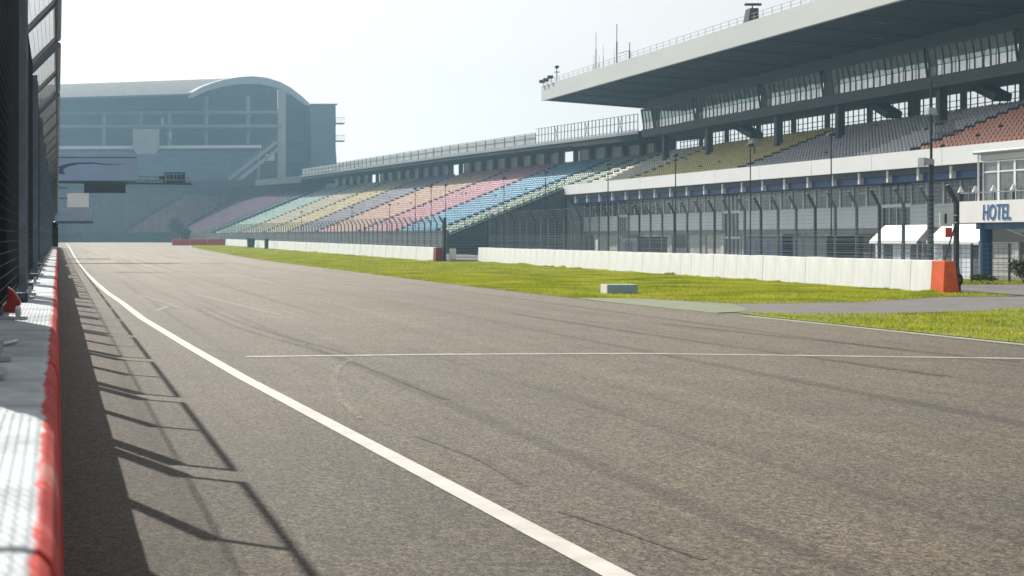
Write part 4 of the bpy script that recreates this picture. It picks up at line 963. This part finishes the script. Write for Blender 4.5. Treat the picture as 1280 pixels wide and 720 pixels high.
for px in (1201, 1219, 1242, 1267):
    y = yat(px, HX + .4); t = thing('terrace_lamp', 'small white capped lamp on a dark post along the hotel terrace', 'lamp', (HX + .4, y, 3.1), 'terrace lamps above the hotel sign')
    m = MB(); m.tube((HX + .4, y, 3.1), (HX + .4, y, 4.0), .07, 8); m.build('stem', black_m, t); m = MB(); m.tube((HX + .4, y, 4.0), (HX + .4, y, 4.22), .16, 10, .06); m.sphere((HX + .4, y, 4.22), .07, 8); m.build('cap', white_metal, t)

# tents
def tent(xc, y0_, y1_, lab):
    g = -.8; t = thing('tent', lab, 'tent', (xc, y0_, g)); x0_, x1_ = xc - 1.6, xc + 1.6; e, r_ = 1.52, 2.42
    m = MB(); m.hexa([(x0_, y0_, e), (x0_ + .06, y0_, e - .05), (x0_ + .06, y1_, e - .05), (x0_, y1_, e), (x0_ + .85, y0_ + .15, r_), (x0_ + .92, y0_ + .15, r_ - .05), (x0_ + .92, y1_ - .15, r_ - .05), (x0_ + .85, y1_ - .15, r_)])
    m.hexa([(x1_, y0_, e), (x1_ - .06, y0_, e - .05), (x1_ - .06, y1_, e - .05), (x1_, y1_, e), (x0_ + .86, y0_ + .15, r_), (x0_ + .93, y0_ + .15, r_ - .05), (x0_ + .93, y1_ - .15, r_ - .05), (x0_ + .86, y1_ - .15, r_)])
    m.box(x0_ - .02, x0_ + .02, y0_, y1_, e - .18, e - .005); m.build('canopy', white_fab, t)
    for yy in (y0_ + .05, y1_ - .05):
        for xx in (x0_ + .08, x1_ - .05): m = MB(); m.bar((xx, yy, g), (xx, yy, e - .06), .07); m.build('pole', steel_light, t)
    n = max(3, int((y1_ - y0_) / .95)); w = (y1_ - y0_ - .3) / n
    for k in range(n):
        m = MB(); m.box(x0_ + .25, x0_ + .28, y0_ + .15 + w * k + .06, y0_ + .15 + w * (k + 1) - .06, g, e - .22); m.build('side_panel', panel_pale if k % 3 else concrete_dark, t)
    return t
tent(49.5, 89.2, 94.4, 'white peaked marquee with pale side panels behind the wall, farther from the hotel sign')
tent(49.5, 83.2, 88.2, 'white peaked marquee with pale side panels right beside the hotel sign')
# wire fence beside the service road
t = thing('wire_fence', 'light steel mesh fence with dark posts beside the hotel post', 'fence', (33, 59.6, 0))
for x in (30.3, 32.1, 34.05, 35.45, 36.9, 38.5): m = MB(); m.box(x - .035, x + .035, 59.57, 59.63, zg(x, 59), zg(x, 59) + 1.5); m.build('post', steel_dark, t)
m = MB()
for k in range(9): m.bar((29.9, 59.55, .08 + .175 * k), (38.5, 59.55, .08 + .175 * k), .014)
x = 30
while x < 38.4: m.bar((x, 59.53, .05), (x, 59.53, 1.48), .008); x += .2
m.build('wire_mesh', wire_m, t, recalc=False)
# bikes/scaffold-like dark stuff behind the fence: parked car, trailer
def car(x, y, yaw, paint, lab, g=-.8):
    global PARENT_WORLD
    PARENT_WORLD = False
    t = thing('parked_car', lab, 'car', (x, y, g)); t.rotation_euler = (0, 0, yaw)
    body = [(-2.1, .32), (-2.12, .62), (-2.0, .82), (-1.05, .92), (1.75, .96), (2.05, .86), (2.1, .5), (2.05, .3)]
    m = MB(); m.prism(body, 'y', -.84, .84); m.build('body', paint, t, bevel=.05)
    m = MB(); lo = [(-1.05, .9), (1.7, .9)]; m.hexa([(-1.1, -.78, .9), (1.8, -.78, .9), (1.8, .78, .9), (-1.1, .78, .9), (-.35, -.62, 1.42), (1.25, -.62, 1.42), (1.25, .62, 1.42), (-.35, .62, 1.42)]); m.build('cabin', glass_d, t, bevel=.03)
    m = MB(); m.box(-.38, 1.28, -.63, .63, 1.425, 1.47)
    for s in (-1, 1):
        m.bar((-1.08, s * .78, .93), (-.36, s * .63, 1.44), .07); m.bar((.45, s * .79, .92), (.5, s * .64, 1.43), .08); m.bar((1.78, s * .77, .95), (1.26, s * .62, 1.44), .09)
    m.build('roof', paint, t)
    for wx in (-1.3, 1.3):
        for s in (-1, 1):
            m = MB(); m.tube((wx, s * .66, .32), (wx, s * .86, .32), .32, 18); w_ = m.build('wheel', rubber, t)
            m = MB(); m.tube((wx, s * .855, .32), (wx, s * .872, .32), .2, 12); m.build('rim', steel_light, w_)
    for s in (-1, 1): m = MB(); m.box(-2.13, -2.05, s * .6 - .18, s * .6 + .18, .62, .76); m.build('headlight', lamp_glass, t)
    PARENT_WORLD = True
    return t
car(33.0, 92.0, R(95), mat('white_car_paint', (.7, .7, .7), .25, .02), 'white parked car behind the debris fence before the dark end wall')
car(33.2, 84.5, R(88), mat('silver_car_paint', (.38, .40, .42), .25, .05, metal=.4), 'silver parked car behind the debris fence beside the white one')
def trailer(x, y0_, y1_, h, mm, lab, name='trailer'):
    g = -.8; t = thing(name, lab, 'trailer', (x, y0_, g)); m = MB(); m.box(x, x + 2.4, y0_, y1_, g + .55, g + h); m.build('body', mm, t, bevel=.05)
    m = MB(); m.box(x - .02, x + 2.42, y0_ - .02, y1_ + .02, g + h + .004, g + h + .09); m.build('roof', black_m, t)
    for k in range(3): m = MB(); yy = y0_ + (y1_ - y0_) * (k + .5) / 3; m.box(x - .012, x - .001, yy - .7, yy + .7, g + .8, g + h - .2); m.build('panel', mat('trailer_panel', (.05, .07, .10), .4, .2), t)
    for yy in (y0_ + 1, y1_ - 1):
        for xx in (x + .05, x + 2.15): m = MB(); m.tube((xx, yy, g + .42), (xx + .2, yy, g + .42), .42, 16); m.build('wheel', rubber, t)
trailer(50.5, 111.5, 117.4, 2.52, mat('navy_trailer', (.018, .045, .12), .4, .15, .6), 'navy blue box trailer parked before the roller doors')
trailer(50.8, 105.6, 110.6, 2.55, mat('dark_trailer', (.03, .035, .045), .5, .2, .6), 'dark grey box trailer parked beside the navy trailer')
trailer(46, 127, 130.6, 2.45, mat('grey_box', (.14, .16, .18), .6, .15, .6), 'grey cargo box parked behind the debris fence before grey shutters')
for (px, X, y_, w, h, lab) in ((747, 50, None, 1.2, 2.3, 'pale cabinet standing by the dark end wall'), (812, 48, None, 1.0, 2.6, 'pale upright cabinet standing before the dark doors')):
    y = yat(px, X); m = MB(); m.box(X, X + .8, y - w / 2, y + w / 2, -.8, -.8 + h); m.box(X - .03, X, y - w * .35, y + w * .35, -.3, -.8 + h * .9); tag(m.build('cabinet', plaster, bevel=.02), lab, 'cabinet', None, 'thing')

# lamp posts behind the fence
def lamp(px, lab, hgt=5.85, X=31.0, thick=.032, y=None, group='slim lamp posts behind the debris fence'):
    y = y or yat(px, X); g = zg(0, y); t = thing('lamp_post', lab, 'lamp post', (X, y, g), group)
    m = MB(); m.tube((X, y, g), (X, y, g + hgt), thick, 8, thick * .7); m.build('pole', dark_frame, t)
    m = MB(); m.hexa([(X - .16, y - .10, g + hgt - .02), (X + .12, y - .10, g + hgt - .02), (X + .12, y + .10, g + hgt - .02), (X - .16, y + .10, g + hgt - .02), (X - .14, y - .08, g + hgt + .08), (X + .10, y - .08, g + hgt + .15), (X + .10, y + .08, g + hgt + .15), (X - .14, y + .08, g + hgt + .08)]); m.build('lamp_head', steel_dark, t)
for px in (1039, 938, 844.5, 760, 682, 630, 557, 539, 519, 487, 440, 377): lamp(px, 'slim dark lamp post with small head rising behind the debris fence', 5.8 if px > 500 else 4.6)
X = 31.0; y = yat(1164, X); t = thing('loudspeaker_pole', 'thick dark pole with a grey horn box and spike beside the hotel tents', 'pole', (X, y, 0))
m = MB(); m.tube((X, y, 0), (X, y, 4.35), .085, 10); m.tube((X, y, 4.35), (X, y, 7.3), .045, 8); m.build('pole', steel_dark, t)
m = MB(); p = at(1158, 205, y); m.hexa([(p.x - .25, y - .3, p.z - .1), (p.x + .12, y - .3, p.z - .0), (p.x + .12, y + .1, p.z - .0), (p.x - .25, y + .1, p.z - .1), (p.x - .25, y - .3, p.z + .22), (p.x + .12, y - .3, p.z + .15), (p.x + .12, y + .1, p.z + .15), (p.x - .25, y + .1, p.z + .22)]); m.build('horn_box', steel_light, t)
m = MB(); m.hexa([(X - .18, y - .15, 6.08), (X + .15, y - .15, 6.05), (X + .15, y + .15, 6.05), (X - .18, y + .15, 6.08), (X - .14, y - .12, 6.34), (X + .11, y - .12, 6.3), (X + .11, y + .12, 6.3), (X - .14, y + .12, 6.34)]); m.build('lamp_head', steel_light, t)

# ------------------------------------------------------------------ start gantry, signs at the pit wall
GY = 112.0
t = thing('start_gantry', 'overhead gantry arm with pale swoosh banner and signal light box', 'gantry', (-1.2, GY, 0))
m = MB(); m.box(-1.4, -1.0, GY - .2, GY + .2, 0, 7.5); m.build('post', steel_dark, t)
m = MB(); m.bar((-1.2, GY, 5.58), (9.4, GY, 5.45), .16, .14); m.bar((5.6, GY, 5.72), (9.0, GY, 5.66), .05); m.bar((5.7, GY, 5.95), (9.2, GY, 5.88), .04)
for k in range(7): x = 5.7 + .58 * k; m.bar((x, GY, 5.5), (x, GY, 5.95), .035)
m.build('arm', dark_frame, t)
a, b = at(60, 226, GY), at(171, 197.5, GY); m = MB(); m.box(-1.0, b.x, GY - .16, GY - .10, a.z, b.z); bn = m.build('banner', mat('pale_blue_banner', (.30, .42, .66), .7, .06, .5), t)
m = MB(); m.bar((-1.0, GY - .13, b.z + .03), (b.x, GY - .13, b.z + .03), .08); m.bar((-1, GY - .13, a.z - .03), (b.x, GY - .13, a.z - .03), .08); m.build('frame', steel_dark, bn)
sw = [(70, 217), (72, 209), (80, 205.5), (95, 203.2), (115, 203), (135, 205), (162, 205), (135, 206.2), (118, 204.8), (98, 205.2), (86, 208), (80, 211), (79, 214), (81.5, 218)]
P2 = [((at(px, py, GY - .17)).x, (at(px, py, GY - .17)).z) for px, py in sw]; m = MB(); m.prism(P2, 'y', GY - .172, GY - .163); m.build('emblem', mat('navy_print', (.012, .04, .10), .6), bn)
m = MB(); a, b = at(205, 231, GY), at(231, 215.5, GY)
for (x0_, x1_, z0_, z1_) in ((a.x, b.x, b.z - .1, b.z), (a.x, b.x, a.z, a.z + .1), (a.x, a.x + .08, a.z + .1, b.z - .1), (b.x - .08, b.x, a.z + .1, b.z - .1)): m.box(x0_, x1_, GY - .25, GY - .1, z0_, z1_)
lb = m.build('signal_frame', dark_frame, t)
m = MB()
for k in range(5): x = a.x + .15 + .25 * k; m.box(x, x + .21, GY - .3, GY - .06, a.z + .35, a.z + .72)
m.box(a.x + .15, b.x - .1, GY - .2, GY - .12, a.z + .15, a.z + .3); m.box(a.x - .35, a.x - .02, GY - .2, GY, a.z + .38, a.z + .6); m.build('signal_lamp', black_m, lb)
SY = 83.5; t = thing('hanging_sign', 'plain black display sign on an arm reaching over the pit wall', 'sign', (-.6, SY, 0))
a, b = at(105, 241.3, SY), at(157, 229.5, SY); m = MB(); m.box(a.x, b.x, SY - .12, SY + .12, a.z, b.z); m.build('panel', mat('black_display', (.006, .010, .014), .4, .1), t, bevel=.015)
m = MB(); m.bar((-.6, SY, b.z + .05), (b.x, SY, b.z + .05), .09); m.box(-.68, -.52, SY - .08, SY + .08, 0, b.z + .1); m.build('arm', steel_dark, t)
TY = 128.3; t = thing('timing_board', 'pale square and blue panels on a steel arm above the pit wall', 'board', (-.6, TY, 0))
a, b = at(84, 259, TY), at(111, 241.5, TY); m = MB(); m.box(a.x, b.x, TY - .1, TY, a.z, b.z); m.build('white_panel', white_fab, t)
a, b = at(60, 276, TY), at(115, 259.5, TY); m = MB(); m.box(-.5, b.x, TY - .06, TY, a.z, b.z); m.build('blue_panel', mat('pale_blue_panel', (.30, .40, .52), .6), t)
m = MB(); m.bar((-.6, TY, a.z - .12), (b.x + .1, TY, a.z - .12), .2); m.bar((-.6, TY, at(0, 235, TY).z), (.75, TY, at(0, 235, TY).z), .1); m.bar((-.6, TY, at(0, 248, TY).z), (.78, TY, at(0, 248, TY).z), .1); m.box(-.7, -.5, TY - .1, TY + .1, 0, 6.4); m.build('frame', steel_dark, t)
# marshal standing by the far pit fence? a dark cabinet shape at the wall end
m = MB(); m.box(-.22, .02, 60.0, 60.5, WH + .01, WH + .75); m.sphere((-.1, 60.2, WH + .85), .13, 8); tag(m.build('beacon_box', black_m), 'small black beacon box standing on the pit wall', 'beacon', None, 'thing')

# ------------------------------------------------------------------ haze, sky, sun, camera
m = MB(); m.box(-610, 610, -70, 630, -2.2, 48)
hz = m.build('haze', bpy.data.materials.new('haze_air'))
hm = hz.data.materials[0]; hm.use_nodes = True; nt = hm.node_tree; nt.nodes.clear()
vo = nt.nodes.new('ShaderNodeVolumePrincipled'); vo.inputs['Density'].default_value = .00056; vo.inputs['Color'].default_value = (.46, .76, 1.0, 1); vo.inputs['Anisotropy'].default_value = .74
mo = nt.nodes.new('ShaderNodeOutputMaterial'); nt.links.new(vo.outputs[0], mo.inputs['Volume'])
tag(hz, 'thin bluish haze filling the air over the circuit', 'haze', None, 'stuff')

sun_dir = Vector((-.36, 1.08, 1.0)).normalized()      # towards the sun
w = bpy.data.worlds.new('World'); scene.world = w; w.use_nodes = True
nt = w.node_tree; bg = nt.nodes['Background']
sky = nt.nodes.new('ShaderNodeTexSky'); sky.sky_type = 'NISHITA'; sky.sun_disc = False
sky.sun_elevation = math.asin(sun_dir.z); sky.sun_rotation = math.atan2(sun_dir.x, sun_dir.y); sky.air_density = 1.0; sky.dust_density = 1.0; sky.ozone_density = 1.0
hs = nt.nodes.new('ShaderNodeHueSaturation'); hs.inputs['Saturation'].default_value = .10; hs.inputs['Value'].default_value = 1.0
nt.links.new(sky.outputs[0], hs.inputs['Color']); wb_ = nt.nodes.new('ShaderNodeMix'); wb_.data_type = 'RGBA'; wb_.blend_type = 'MULTIPLY'; wb_.inputs[0].default_value = 1; wb_.inputs[7].default_value = (1.0, .965, .935, 1)
nt.links.new(hs.outputs[0], wb_.inputs[6]); nt.links.new(wb_.outputs[2], bg.inputs['Color']); bg.inputs['Strength'].default_value = .082
sl_ = bpy.data.lights.new('sun', 'SUN'); sl_.energy = 5.0; sl_.angle = R(.6); sl_.color = (1, .94, .84)
so = bpy.data.objects.new('sun', sl_); COL.objects.link(so); so.rotation_euler = (-sun_dir).to_track_quat('-Z', 'Y').to_euler(); so.location = (0, 0, 60)
cam = bpy.data.cameras.new('camera'); co = bpy.data.objects.new('camera', cam); COL.objects.link(co)
co.location = (0, 0, EYE); co.rotation_euler = (R(90), 0, 0)
cam.sensor_width = 36; cam.lens = 36 * F / 1280; cam.shift_x = (640 - VX) / 1280; cam.shift_y = -(360 - VY) / 1280
cam.clip_start = .05; cam.clip_end = 6000
cam.dof.use_dof = True; cam.dof.focus_distance = 17; cam.dof.aperture_fstop = 8
scene.camera = co
scene.render.engine = 'CYCLES'; cy = scene.cycles
cy.use_denoising = True
try: cy.denoiser = 'OPENIMAGEDENOISE'
except Exception: pass
cy.max_bounces = 6; cy.diffuse_bounces = 3; cy.glossy_bounces = 3; cy.volume_bounces = 1; cy.transmission_bounces = 4; cy.transparent_max_bounces = 8
cy.sample_clamp_indirect = 6
vs = scene.view_settings; vs.view_transform = 'Standard'; vs.look = 'None'; vs.exposure = 0.6; vs.gamma = 1; vs.use_curve_mapping = False
